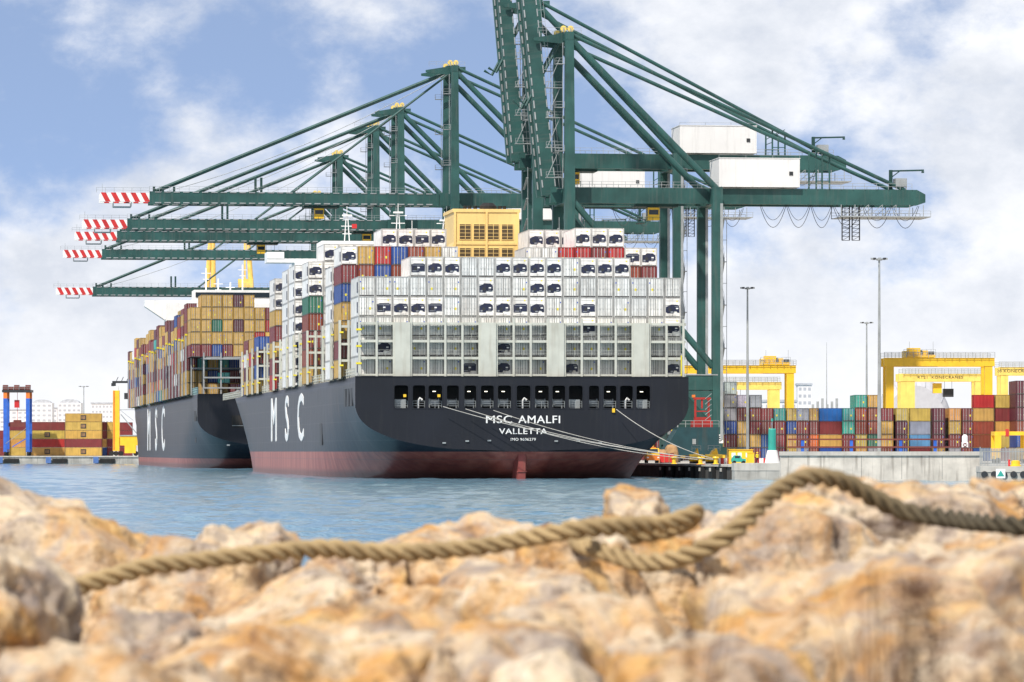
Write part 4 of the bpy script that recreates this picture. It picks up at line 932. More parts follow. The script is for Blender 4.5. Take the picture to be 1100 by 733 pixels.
def beacon():
    t = thing('harbour_beacon', 'green harbour light on a white conical base', 'beacon', q(829.5, 640), 0)
    m = MB().use(M_WHITE); m.tube([(0, 0, 0), (0, 0, 2.0), (0, 0, 2.05)], 1, 24, radii=[1.12, .72, .6]); m.build('base', t)
    m = MB().use(M_TEAL); m.tube([(0, 0, 2.051), (0, 0, 2.1), (0, 0, 5.0), (0, 0, 5.15)], .55, 24, radii=[.6, .58, .55, .45]); m.build('column', t)
    m = MB().use(M_STEEL); m.tube([(0, 0, 5.151), (0, 0, 6.2)], .06, 8); m.build('mast', t)
    m = MB().use(M_TEAL); m.tube([(0, 0, 6.201), (0, 0, 6.6)], .14, 10); m.build('lamp', t)
beacon()
def sea_wall():
    # concrete block at the quay corner and the long breakwater wall
    t = thing('concrete_block', 'low weathered concrete block at the quay corner', 'block', q(813, 626, 0), 0)
    m = MB().use(M_CONC); m.box(-3.1, 3.2, 0, 8, -1, 1.3); m.use(M_CONCL).box(-3.15, 3.25, -.06, 8, 1.301, 2.35); m.build('body', t)
    w = thing('harbour_wall', 'long pale concrete harbour wall with a thick coping', 'wall', q(947, 610, 0), 0)
    hw = (1055 - 838) / 2 * 610 / F
    WC = mat('wall_concrete', (.56, .51, .44), .9, vary=.22, dirt=.85, dirtcol=(.20, .17, .14), bump=.03, scale=.5); m = MB().use(WC); m.box(-hw, hw, 0, 2.2, -1, 3.42); m.build('wall_face', w)
    m = MB().use(M_CONCL); m.box(-hw - .1, hw + .1, -.22, 2.4, 3.421, 3.98); m.build('coping', w)
    m = MB().use(M_DARK)
    for k in range(1, 5): m.box(-hw + k * hw / 2.5 - .02, -hw + k * hw / 2.5 + .02, -.012, 0, .2, 3.42)
    m.build('joint', w)
    # fenders along the quay face
    for k in range(7):
        p = ship_pt(-14 + k * 9.0, 26.75, 0)
        t = thing('fender', 'black rubber fender with pale pad on the quay face, %s from the corner' % ORD[k], 'fender', p, TH, 'fenders on the quay face')
        m = MB().use(M_RUB); m.box(.0, .52, -1.6, 1.6, .2, 1.7); m.box(0, .52, -1.59, 1.59, -.3, .19); m.build('body', t)
        m = MB().use(M_CONCL); m.box(-.12, -.001, -.5, .5, 1.1, 1.6); m.build('pad', t)
sea_wall()
def guard():
    t = thing('guard_rail', 'dark red guard rail on blue posts behind the harbour wall', 'railing', q(935, 640, Z_Q), 0)
    w = 20
    for x in (862, 914.5, 967.5, 1004.5):
        xx = (x - 935) * 640 / F; m = MB().use(M_BLUE); m.box(xx - .22, xx + .22, -.2, .2, 0, 3.6); m.build('post', t)
    for z in (2.4, 3.5): m = MB().use(M_BROWN); m.box((846 - 935) * 640 / F, (1030 - 935) * 640 / F, -.28, -.21, z, z + .22); m.build('rail', t)
    # steel fence and gear at the right end
    f = thing('steel_fence', 'grey corrugated steel fence at the end of the harbour wall', 'fence', q(1080, 606, 2.0), 0)
    m = MB().use(M_STEEL)
    for k in range(42): m.box(-3.3 + k * .2, -3.17 + k * .2, 0, .08, 0, 2.4)
    m.box(-3.4, 5.2, .081, .14, .3, .45); m.box(-3.4, 5.2, .081, .14, 1.9, 2.05); m.build('panel', f)
    for x in (-3.4, 0, 3.4): m = MB().use(M_STEEL); m.box(x - .06, x + .06, .141, .25, 0, 2.6); m.build('post', f)
    j = thing('jetty', 'low dark jetty with a pale edge under the steel fence', 'jetty', q(1085, 600, 0), 0)
    m = MB().use(M_CONC); m.box(-3.9, 8, .3, 6, -1, 1.2); m.build('deck', j); m = MB().use(M_CONCL); m.box(-3.95, 8, .2, 6, 1.201, 1.98); m.build('edge', j)
    m = MB().use(M_DARK)
    for k in range(6): m.tube([(-3.4 + k * 1.3, .1, .9), (-3.4 + k * 1.3, .29, .9)], .45, 12)
    m.build('tyre', j)
    sgn = thing('warning_sign', 'white sign with a green triangle on the jetty', 'sign', q(1075, 598.5, .4), 0)
    m = MB().use(M_WHITE); m.box(-.62, .62, 0, .06, 0, 1.25); m.build('board', sgn)
    m = MB().use(M_TEAL); m.prism([(-.5, -.012, .25), (.5, -.012, .25), (0, -.012, 1.05)], (0, .011, 0)); m.build('triangle', sgn)
    m = MB().use(M_STEEL); m.box(-.04, .04, .061, .12, -.4, 1.2); m.build('post', sgn)
    yb = thing('bollard', 'yellow mooring bollard at the far right jetty with red cap', 'bollard', q(1091, 602, 1.99), 0)
    m = MB().use(M_YEL); m.tube([(0, 0, 0), (0, 0, .15), (0, 0, .2), (0, 0, .7), (0, 0, .8)], .5, 14, radii=[.75, .75, .6, .6, .3]); m.build('post', yb)
    m = MB().use(M_RED); m.box(-1.0, -.76, -.15, .15, 0, .9); m.build('marker', yb)
    # red and white lattice mast with a white lamp house
    t = thing('lattice_beacon', 'small red and white lattice tower with a white lantern', 'beacon', q(1036.5, 640, Z_Q), 0)
    m = MB().use(M_WHITE); m.box(-.5, .5, -.5, .5, -.02, .03)
    for k in range(5):
        z0, z1 = k * .62, (k + 1) * .62; m.use((M_WHITE, M_BROWN)[k % 2])
        for sx in (-.38, .38):
            for sy in (-.38, .38): m.beam((sx, sy, z0), (sx, sy, z1), .09, .09)
        m.beam((-.38, -.38, z0), (.38, -.38, z1), .08, .08); m.beam((.38, -.38, z0), (-.38, -.38, z1), .07, .07)
    m.build('tower', t)
    m = MB().use(M_WHITE); m.tube([(0, 0, 3.1), (0, 0, 3.2), (0, 0, 4.0), (0, 0, 4.3)], .4, 14, radii=[.5, .42, .42, .2]); m.build('lantern', t)
    c = thing('parked_car', 'silver car parked behind the harbour wall', 'car', q(949, 650, Z_Q), 0)
    m = MB().use(mat('car_silver', (.55, .56, .58), .25, metal=.5)); m.prism([(-2.1, 0, .35), (2.1, 0, .35), (2.15, 0, .8), (1.3, 0, .95), (.7, 0, 1.42), (-.9, 0, 1.45), (-1.7, 0, .98), (-2.15, 0, .85)], (0, 1.7, 0)); m.build('body', c)
    m = MB().use(M_GLASS); m.prism([(-.85, -.012, 1.0), (1.1, -.012, .97), (.62, -.012, 1.35), (-.75, -.012, 1.38)], (0, .011, 0)); m.build('window', c)
    for x in (-1.3, 1.3):
        for y in (.1, 1.6): m = MB().use(M_RUB); m.tube([(x, y - .1, .33), (x, y + .1, .33)], .33, 12); m.build('wheel', c)
guard()
def mooring():
    lines = ((476, 437, 769, 494, 'upper mooring line'), (500, 439.5, 767, 494.5, 'mooring line just under the upper one'), (523, 447, 752, 493, 'lowest mooring line'), (662, 440, 771, 494.2, 'steep mooring line at the right'), (530, 441, 766, 494.3, 'shorter mooring line across the ship name'))
    for a, b, c, d, lab in lines:
        p = P(a, b, 649.3 + (a - 561) * .017); qd = {769: 642, 767: 642.2, 752: 644, 771: 641.8, 766: 642.4}[c]
        e = Vector((P(c, d, qd).x, qd, Z_Q + .7))
        m = MB().use(M_ROPE_L); m.tube(catenary(p + Vector((0, -.5, 0)), e, 1.0, 18), .055, 6); o = m.build('mooring_line'); o['label'] = lab + ' from stern to yellow bollard'; o['category'] = 'rope'; o['group'] = 'mooring lines from the stern'
mooring()

# ------------------------------------------------------------------ container yard, gantries and background at the right
YD = 880.0
def yc(x0, x1, tier, col, lab, D=YD, base=Z_Q, H=2.59):
    """a container seen in the yard between two photo columns on a tier (0 = ground)"""
    w = (x1 - x0) * D / F; lc = 6.06 if w < 9 else 12.19
    v = P((x0 + x1) / 2, 0, D); z = base + tier * (H + .015)
    jc = tuple(min(1, k * rnd.uniform(.85, 1.1)) for k in col)
    if w < 3.2: container((v.x, D, z), 'D', jc, lab, 'containers stacked in the yard', 12.19, H, rz=0)
    else:
        o = container((v.x - w / 2, D + 1.22 + 12 * 0, z), 'S', jc, lab, 'containers stacked in the yard', w if abs(w - lc) > .6 else lc, H, rz=-math.pi / 2, parts=False)
    return v
YARD = [
 (690, 703, 'mustard maroon', 0), (703.5, 717, 'maroon grey mustard', 0), (717.5, 731, 'rust maroon maroon', 0), (731.5, 745, 'maroon blue mustard', 0), (745.5, 767, 'maroon rust maroon', 0),
 (768, 779, 'mustard maroon grey mustard', 0), (780, 789.6, 'maroon blue grey grey lgrey', 0), (790, 806, 'mustard mustard maroon lgrey', 0), (806.5, 817, 'mustard maroon maroon grey', 0), (817.5, 830.5, 'blue maroon maroon', 0),
 (831, 843.5, 'maroon maroon teal', 0), (844, 858.5, 'mustard blue mustard', 0), (859, 866, 'maroon maroon grey', 0), (866.6, 879, 'orange maroon mustard', 0), (879.5, 904.5, 'mustard maroon bluef', 0), (905, 918, 'maroon teal teal', 0),
 (918.5, 931, 'mustard rust rust teal', 0), (931.5, 945, 'dgreen rust rust mustard', 0), (945.5, 960.5, 'mustard mustard maroon', 0), (961, 976.5, 'dmaroon dmaroon mustard', 0), (977, 999.5, 'lblue grey mustard', 0), (1000, 1017, 'dmaroon dmaroon dmaroon', 0),
 (1017.5, 1034, 'maroon mustard mustard', 0), (1034.5, 1044.5, 'maroon maroon maroon', 0), (1045, 1068, 'rust rust mustard red', 0), (1068.5, 1089, 'mustard mustard maroon mustard', 0), (1090, 1106, 'blue rust dmaroon dmaroon dmaroon', 0)]
CN = dict(mustard=MUS, maroon=MAR, grey=GRY, lgrey=(.42, .45, .48), blue=BLU, bluef=(.02, .13, .38), teal=TEA, orange=ORG, rust=RUS, dgreen=GRN, dmaroon=DMR, lblue=LBL, red=RED)
WORD = dict(dmaroon='dark maroon', lgrey='light grey', dgreen='dark green', lblue='light blue', bluef='bright blue', rust='rust red')
for i, (x0, x1, cols, _) in enumerate(YARD):
    for t, c in enumerate([('maroon', 'rust', 'mustard', 'blue', 'grey')[i * 7 % 5]] + cols.split()):
        yc(x0, x1, t, CN[c], '%s yard container, %s tier, %s stack from the left' % (WORD.get(c, c), ORD[t], ORD[i]), YD - (12 if i > 25 else 0) + (60 if i < 5 else 0) + (i % 3) * .4)
def yard_logo(): pass
def rtg(label, xl, xr, ytop, D, text=None, tx=0, trol=None, hang=None, mt=None, legw=1.6, base=Z_Q):
    mt = mt or M_YEL; sc = D / F; v0 = P(xl, 0, D).x; v1 = P(xr, 0, D).x; zt = CH + (HZ - ytop) * sc; w = v1 - v0
    t = thing('yard_gantry', label, 'gantry crane', (v0, D, base), 0, 'yellow yard gantry cranes'); h = zt - base
    for x in (0, w):
        for y in (0, 6.5):
            m = MB().use(mt); m.box(x - legw / 2, x + legw / 2, y, y + 1.2, 1.2, h - 1.8); m.build('leg', t)
        m = MB().use(mt); m.box(x - .5, x + .5, -1.5, 9.5, .9, 2.0) if False else m.box(x - legw / 2 + .2, x + legw / 2 - .2, 1.201, 6.499, 1.2, 2.2); m.build('sill_beam', t)
        m = MB().use(M_RUB)
        for y in (.6, 7.1): m = MB().use(M_RUB); m.tube([(x - .4, y, .6), (x + .4, y, .6)], .6, 12); m.build('wheel', t)
    for y in (-.1, 6.4): m = MB().use(mt); m.box(-legw / 2 - .4, w + legw / 2 + .4, y, y + 1.4, h - 1.799, h - .1); m.build('main_beam', t)
    m = MB().use(M_STEEL)
    for y in (-.7, 8.2): railing(m, (-1.2, y, h - .1), (w + 1.2, y, h - .1), 1.1, 1.4, .05, 3)
    m.build('handrail', t)
    if trol is not None:
        x = P(trol, 0, D).x - v0; m = MB().use(M_YEL); m.box(x - 2.6, x + 3.2, .2, 7, h, h + .5); m.box(x - 2.4, x + .2, .5, 3, h + .5, h + 1.9); m.box(x + .7, x + 1.7, .5, 3, h + .5, h + 1.4)
        m.use(M_DARK); m.tube([(x + .3, 1, h + 1), (x + .3, 4, h + 1)], .5, 10); m.box(x + 1.9, x + 3.0, .7, 3, h + .5, h + 1.2); m.use(M_YELL); m.box(x - 3.2, x - 2.5, .2, 5, h, h + 1.3); m.use(M_STEEL); railing(m, (x - 3.2, .1, h + .5), (x + 3.2, .1, h + .5), 1.1, .9, .04, 2)
        for a in (-2, 2.8): m.beam((x + a, 1, h + .5), (x + a, 1, h + 3.2), .07, .07)
        m.build('trolley', t)
    if hang is not None:
        x = P(hang, 0, D).x - v0; m = MB().use(M_DARK); m.box(x - 1.1, x + 1.1, 2, 4.5, h - 5.2, h - 3.4)
        for a in (-.8, .8): m.beam((x + a, 3, h - 3.4), (x + a, 3, h - .2), .07, .07)
        m.build('spreader', t)
        m = MB().use(M_YEL); m.box(x - 3.5, x - 1.6, 1, 3, h - 4.4, h - 2.2); m.build('cab', t)
    if text:
        x = P(tx, 0, D).x - v0; m = MB().use(M_DARK); m.text(text, .85, aft_text(x, h - .95, -.13), .01, 1.2); m.build('lettering', t)
rtg('large yellow yard gantry at right with tall trolley on top', 956, 1062, 384, 905, trol=988, text='SEA-GATE' if False else None)
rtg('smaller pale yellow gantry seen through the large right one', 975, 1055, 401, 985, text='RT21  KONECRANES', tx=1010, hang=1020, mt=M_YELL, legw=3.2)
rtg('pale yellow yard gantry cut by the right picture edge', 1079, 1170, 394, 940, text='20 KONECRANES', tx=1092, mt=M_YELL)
rtg('yellow yard gantry right beside the crane foot', 730, 849, 392, 960, trol=833)
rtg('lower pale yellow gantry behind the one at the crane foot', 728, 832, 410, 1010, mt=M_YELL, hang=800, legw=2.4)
t = thing('straddle_carrier', 'small yellow straddle carrier among containers at far right', 'vehicle', (P(1072, 0, 700).x, 700, Z_Q), 0)
for x in (0, 4.6):
    m = MB().use(M_YEL); m.box(x - .5, x + .5, 0, .6, .6, 4.4); m.box(x - .5, x + .5, 5, 5.6, .6, 4.4); m.box(x - .5, x + .5, .601, 4.999, .7, 1.2); m.build('leg', t)
    for y in (-.3, 5): m = MB().use(M_RUB); m.tube([(x, y, .45), (x, y + .75, .45)], .45, 12); m.build('wheel', t)
m = MB().use(M_YEL); m.box(-.5, 5.2, 0, 5.6, 4.401, 5.0); m.build('top_frame', t); m = MB().use(M_RED); m.box(1.2, 1.7, -.1, .5, 4.2, 5.4); m.build('lamp', t)
def light_pole(px, ytop, D, label, base=Z_Q, head=1.0):
    zt = CH + (HZ - ytop) * D / F; t = thing('light_pole', label, 'light pole', q(px, D, base), 0, 'high mast light poles'); h = zt - base
    m = MB().use(M_STEEL); m.tube([(0, 0, 0), (0, 0, h)], .3, 10, radii=[.34, .16]); m.build('pole', t)
    m = MB().use(M_STEEL); m.tube([(0, 0, h), (0, 0, h + .3)], .5, 12)
    for k in range(8): a = k * math.pi / 4; m.beam((0, 0, h + .1), (1.0 * math.cos(a) * head, 1.0 * math.sin(a) * head, h + .25), .1, .1)
    m.build('head_frame', t)
    for k in range(8): a = k * math.pi / 4; m = MB().use(M_DARK if k % 2 else M_STEEL); c = (1.15 * math.cos(a) * head, 1.15 * math.sin(a) * head); m.box(c[0] - .22, c[0] + .22, c[1] - .2, c[1] + .2, h + .12, h + .42); m.build('floodlight', t)
light_pole(944.5, 280, 724, 'tallest light pole, right of the crane jib end')
light_pole(803, 311, 845, 'light pole beside the landside crane legs')
light_pole(931, 348, 1080, 'thin distant light pole just left of the tallest one', head=1.2)
light_pole(90, 416, 1750, 'small distant light pole at left above the stacked containers', base=2.5, head=1.6)
light_pole(140, 372, 2300, 'very thin far pole at the left of the ships', base=2.5) if False else None

# ------------------------------------------------------------------ left pier
LZ = 2.51
def lc(x0, x1, tier, col, D, lab, H=2.79):
    w = (x1 - x0) * D / F; v = P((x0 + x1) / 2, 0, D)
    o = container((v.x - w / 2, D + 1.22, LZ + tier * (H + .015)), 'S', tuple(k * rnd.uniform(.9, 1.1) for k in col), lab, 'containers stacked on the far left pier', w, H, rz=-math.pi / 2, parts=False)
    if col == MUS and w > 8:
        m = MB().use(M_DARK); m.box(1.2185, 1.235, w / 2 - .9, w / 2 + .9, .6, 2.2); m.use(MATS['gantry_yellow_pale'] if False else M_TAN)
        for k in range(3): m.box(1.2355, 1.242, w / 2 - .6 + k * .45, w / 2 - .35 + k * .45, .9, 1.9)
        m.build('logo_plate', o)
    return o
for st, (x0, x1, cols, D) in enumerate((( -14, 7, 'maroon maroon maroon', 1482), (8, 27.6, 'mustard mustard mustard maroon blue', 1484), (32, 69.6, 'mustard red mustard maroon', 1480), (70, 109.2, 'mustard maroon mustard mustard mustard', 1478), (109.6, 114.6, 'blue mustard maroon maroon', 1482), (115, 121, 'maroon maroon mustard mustard', 1483), (127, 142, 'maroon maroon maroon maroon', 1500))):
    for tt, c in enumerate(cols.split()):
        if st == 1 and tt == 4: continue
        lc(x0, x1, tt, CN[c], D, '%s container, %s tier, %s pile from the left on the far pier' % (WORD.get(c, c), ORD[tt], ORD[st]))
def blue_gantry():
    D = 1462; s_ = D / F; x0 = P(5.5, 0, D).x; w = (29.8 - 5.5) * s_
    t = thing('straddle_carrier', 'tall blue straddle carrier with red spreader on the far pier', 'vehicle', (x0, D, LZ), 0)
    h = CH + (HZ - 415) * s_ - LZ
    for x in (0, w):
        for y in (0, 7): m = MB().use(M_BLUE); m.box(x - .6, x + .6, y, y + .8, 1.2, h - 4); m.use(M_ORANGE).box(x - .6, x + .6, y, y + .8, h - 3.999, h - 2); m.build('leg', t)
        m = MB().use(M_BLUE); m.box(x - .6, x + .6, .801, 6.999, 1.3, 2.2); m.build('sill_beam', t)
        m = MB().use(M_RUB)
        for y in (.4, 2.6, 5, 7.2): m = MB().use(M_RUB); m.tube([(x - .3, y, .75), (x + .3, y, .75)], .75, 12); m.build('wheel', t)
        m = MB().use(M_BLUE); m.beam((x, .3, 6), (x + (2 if x == 0 else -5), .3, 3), .3, .3) if x else None
        if x: m.build('brace', t)
    m = MB().use(M_DARK); m.box(-1, w + 1, -.2, 8, h - 1.999, h - 1.2); m.use(M_BROWN); m.box(0, w, .5, 1.5, h - 1.2, h - .2)
    for x in (0, w * .5, w): m.box(x - .8, x + .8, .2, 2, h - 1.2, h + .4)
    m.build('top_frame', t)
    m = MB().use(M_RED); m.box(w / 2 - .9, w / 2 + .6, 2, 4, h - 7, h - 4.5); m.beam((w / 2, 3, h - 12), (w / 2, 3, h - 7), .12, .12); m.beam((w / 2, 3, h - 4.5), (w / 2, 3, h - 2), .12, .12)
    m.use(M_BROWN); m.box(.9, w - .9, 1.5, 4.5, h - 13.2, h - 12); m.box(w / 2 - 1.2, w / 2 + 1.2, 2, 4, h - 12, h - 11); m.build('spreader', t)
    m = MB().use(M_STEEL); m.beam((.2, -.1, 4), (w - .6, -.1, 9), .14, .14); railing(m, (-.8, -.2, h - 1.2), (w + .8, -.2, h - 1.2), 1.1, 1.5, .05, 2); m.build('handrail', t)
blue_gantry()
def yellow_carrier():
    D = 1455; s_ = D / F; x0 = P(124.7, 0, D).x
    t = thing('mobile_crane', 'yellow mobile harbour lift beside the second ship on the far pier', 'crane', (x0, D, LZ), 0)
    h = CH + (HZ - 415) * s_ - LZ
    m = MB().use(M_YEL); m.box(-1.05, 1.05, 0, 2, 1.6, h - 1.4); m.use(M_ORANGE); m.box(-.9, -.45, -.1, -.001, 2, h - 1.5); m.use(M_WHITE); m.box(-.7, .7, .1, 1.8, h - 1.399, h); m.build('mast', t)
    m = MB().use(M_DARK); m.box(-1.3, 6.6, .5, 1.6, h + 1.0, h + 1.7); m.box(-1.6, -.2, .2, 1.8, h + .001, h + .999)
    for k in range(4): m.beam((k * 1.7, 1, h + 1.7), (k * 1.7 + .6, 1, h + 3), .2, .2)
    m.build('top_arm', t)
    m = MB().use(M_DARK); m.box(2.6, 5.0, .3, 2.4, h - 4.2, h - 2.2); m.beam((3.8, 1.2, h - 2.2), (3.8, 1.2, h + 1), .3, .3); m.build('spreader', t)
    m = MB().use(M_YEL); m.box(1.3, 7.0, -.5, 3, 3.4, 6.4); m.box(2.8, 6.4, -.5, 3, .9, 3.399); m.build('machine_body', t)
    m = MB().use(M_STEEL); m.beam((1.6, -.6, 13.5), (7.0, -.6, 7), .5, .3); m.beam((1.2, 0, 15), (6.6, 0, 15), .2, .2); m.beam((1.2, 0, 15), (5.6, 0, 11.5), .14, .14); m.beam((1.3, -.6, 6.6), (6.8, -.6, 6.6), .25, .4); m.build('stair', t)
    for x in (-1.5, 0, 1.6, 6.4):
        m = MB().use(M_RUB); m.tube([(x, -.3, .8), (x, .6, .8)], .8, 14); m.build('wheel', t)
yellow_carrier()
for k, px in enumerate((0, 52, 103)):
    t = thing('fender', 'blue fender panel on the far pier, %s from the left' % ORD[k], 'fender', (P(px, 0, 1439).x, 1439, 0), 0, 'fenders on the far pier')
    m = MB().use(mat('fender_blue', (.08, .16, .38), .6)); m.box(-.85, .85, 0, .3, .2, 2.2); m.build('panel', t)
    m = MB().use(M_RUB); m.box(1.2, 6.0, .5, .95, .3, 1.6); m.build('rubber', t)
# blocks of flats far behind the pier, distance haze painted into their pale colours
M_BLD = mat('building_pale', (.72, .69, .67), .8, vary=.04, dirt=.08); M_BLDW = mat('building_window', (.42, .42, .44), .5, vary=.1, dirt=0); M_BLDR = mat('building_roof', (.42, .43, .45), .8)
def flats(label, x0, x1, ytop, D, floors, bays, roofdome=True, z0=2.5):
    s_ = D / F; w = (x1 - x0) * s_; h = CH + (HZ - ytop) * s_ - z0
    t = thing('apartment_block', label, 'building', (P((x0 + x1) / 2, 0, D).x, D, z0), 0, 'pale apartment blocks far behind the pier')
    m = MB().use(M_BLD); m.box(-w / 2, w / 2, 0, 14, 0, h); m.build('wall', t)
    m = MB().use(M_BLDR)
    if roofdome: m.prism([(w * .42 * math.cos(a), 2, h + w * .16 * math.sin(a) + .01) for a in [math.pi * k / 10 for k in range(11)]], (0, 9, 0))
    else: m.box(-w / 2 - .4, w / 2 + .4, -.4, 14.4, h + .01, h + 1)
    m.build('roof', t)
    for f_ in range(floors):
        z = h - 2.6 - f_ * 3.4
        for k in range(bays): x = -w / 2 + w * (k + .5) / bays; m = MB().use(M_BLDW); m.box(x - w * .3 / bays, x + w * .3 / bays, -.05, -.002, z, z + 1.5); m.build('window', t)
    return t
flats('pale apartment block nearest the blue carrier', 33, 56, 433, 3100, 7, 4)
flats('pale apartment block between the pole and the blue carrier', 62, 87, 433, 3150, 7, 5)
flats('plain flat-roofed white block right of the distant pole', 98, 121, 434, 3000, 6, 6, False)
flats('narrow grey annex block between two domed roofs', 56.5, 61.5, 439, 3200, 5, 1, False)
flats('low wide pale block at the far left edge', -20, 31, 441, 3300, 5, 8, False)
flats('grey stepped office block behind the yard gantry', 857, 872, 414, 2200, 7, 3, False, Z_Q)
flats('long low pale warehouse behind the crane foot', 768, 856, 432, 1900, 2, 10, False, Z_Q)
def hangar():
    D = 1700; s_ = D / F; t = thing('arched_hangar', 'large grey arched storage dome behind the right gantry', 'building', (P(984, 0, D).x, D, Z_Q), 0)
    hw = 44 * s_; h = CH + (HZ - 402) * s_ - Z_Q; n = 24; V = []; Fc = []
    for j, (fy, fs) in enumerate(((0, .86), (.15, .95), (.4, 1), (1.4, 1), (1.8, .9), (2.1, .0))):
        for k in range(n + 1): a = math.pi * k / n; V.append((hw * math.cos(a) * fs, fy * hw, h * math.sin(a) ** .8 * fs))
    for j in range(5):
        for k in range(n): a = j * (n + 1) + k; Fc.append((a, a + 1, a + n + 2, a + n + 1))
    m = MB().use(mat('dome_grey', (.45, .45, .47), .7, vary=.05, dirt=.1)); m.add(V, Fc); m.add(V[:n + 1], [tuple(range(n + 1))]); m.build('shell', t, smooth=False)
    m = MB().use(M_BLDR)
    for k in range(1, 12): a = math.pi * k / 12; m.tube([(hw * math.cos(a) * fs * 1.003, fy * hw - .1, h * math.sin(a) ** .8 * fs * 1.003) for fy, fs in ((0, .86), (.15, .95), (.4, 1), (1.4, 1))], .14, 4)
    m.build('rib', t)
hangar()
t = thing('radio_mast', 'thin distant radio mast between the yard and the tall poles', 'mast', (P(888, 0, 1500).x, 1500, Z_Q), 0)
m = MB().use(M_STEEL); h = CH + (HZ - 368) * 1500 / F - Z_Q; m.tube([(0, 0, 0), (0, 0, h * .5), (0, 0, h)], .2, 6, radii=[.45, .2, .06]); m.build('pole', t)
m = MB().use(M_STEEL); 
for k in range(6): m.box(-5 + k * 1.6, -4.2 + k * 1.6, -.5, .5, h * .42, h * .42 + 1.5 + (k % 3))
m.box(-6, 5.5, -.6, .6, h * .40, h * .42); m.build('platform', t)
def sheerlegs():
    D = 1720; s_ = D / F; x0 = P(244, 0, D).x
    t = thing('shipyard_crane', 'far yellow A-frame crane standing behind the second ship', 'crane', (x0, D, Z_Q), 0)
    z = lambda y: CH + (HZ - y) * s_ - Z_Q; X = lambda px: (px - 244) * s_
    pale = mat('crane_yellow_far', (.8, .52, .12), .5)
    for a, b in (((211, 330), (226, 255)), ((230, 330), (229, 255)), ((282, 330), (266, 250))):
        m = MB().use(pale); m.tube([(X(a[0]), 0, 0), (X(a[0]) + (X(b[0]) - X(a[0])) * .5, 0, z(b[1]) * .5), (X(b[0]), 0, z(b[1]))], 1.1, 10, radii=[1.8, 1.35, .8]); m.build('leg', t)
    m = MB().use(pale); m.box(X(224), X(269), -1, 1, z(254), z(247)); m.build('top_beam', t)
    m = MB().use(pale); m.box(X(262), X(264), -.5, .5, z(300), z(250)); m.box(X(256), X(272), -2, 2, z(312), z(300)); m.build('hoist', t)
sheerlegs()

# ------------------------------------------------------------------ breakwater boulders, rope, weeds
def vnoise(p, seed):
    pi = np.floor(p).astype(np.int64); f = p - pi; f = f * f * f * (f * (f * 6 - 15) + 10); r = 0
    def hsh(a): 
        h = (a[:, 0] * 374761393 + a[:, 1] * 668265263 + a[:, 2] * 2147483647 + seed * 974634777) & 0xffffffff
        h = ((h ^ (h >> 13)) * 1274126177) & 0xffffffff; return ((h ^ (h >> 16)) & 0xffff) / 32767.5 - 1
    for i in (0, 1):
        for j in (0, 1):
            for k in (0, 1):
                w = (f[:, 0] if i else 1 - f[:, 0]) * (f[:, 1] if j else 1 - f[:, 1]) * (f[:, 2] if k else 1 - f[:, 2])
                r = r + w * hsh(pi + np.array([i, j, k]))
    return r
def fbm(p, seed, octv=5, gain=.5, ridged=False):
    a, t, s = 1.0, 0, 1.0
    for o in range(octv):
        v = vnoise(p * s, seed + o * 17); v = (1 - 2 * np.abs(v)) if ridged else v
        t = t + a * v; a *= gain; s *= 2.03
    return t
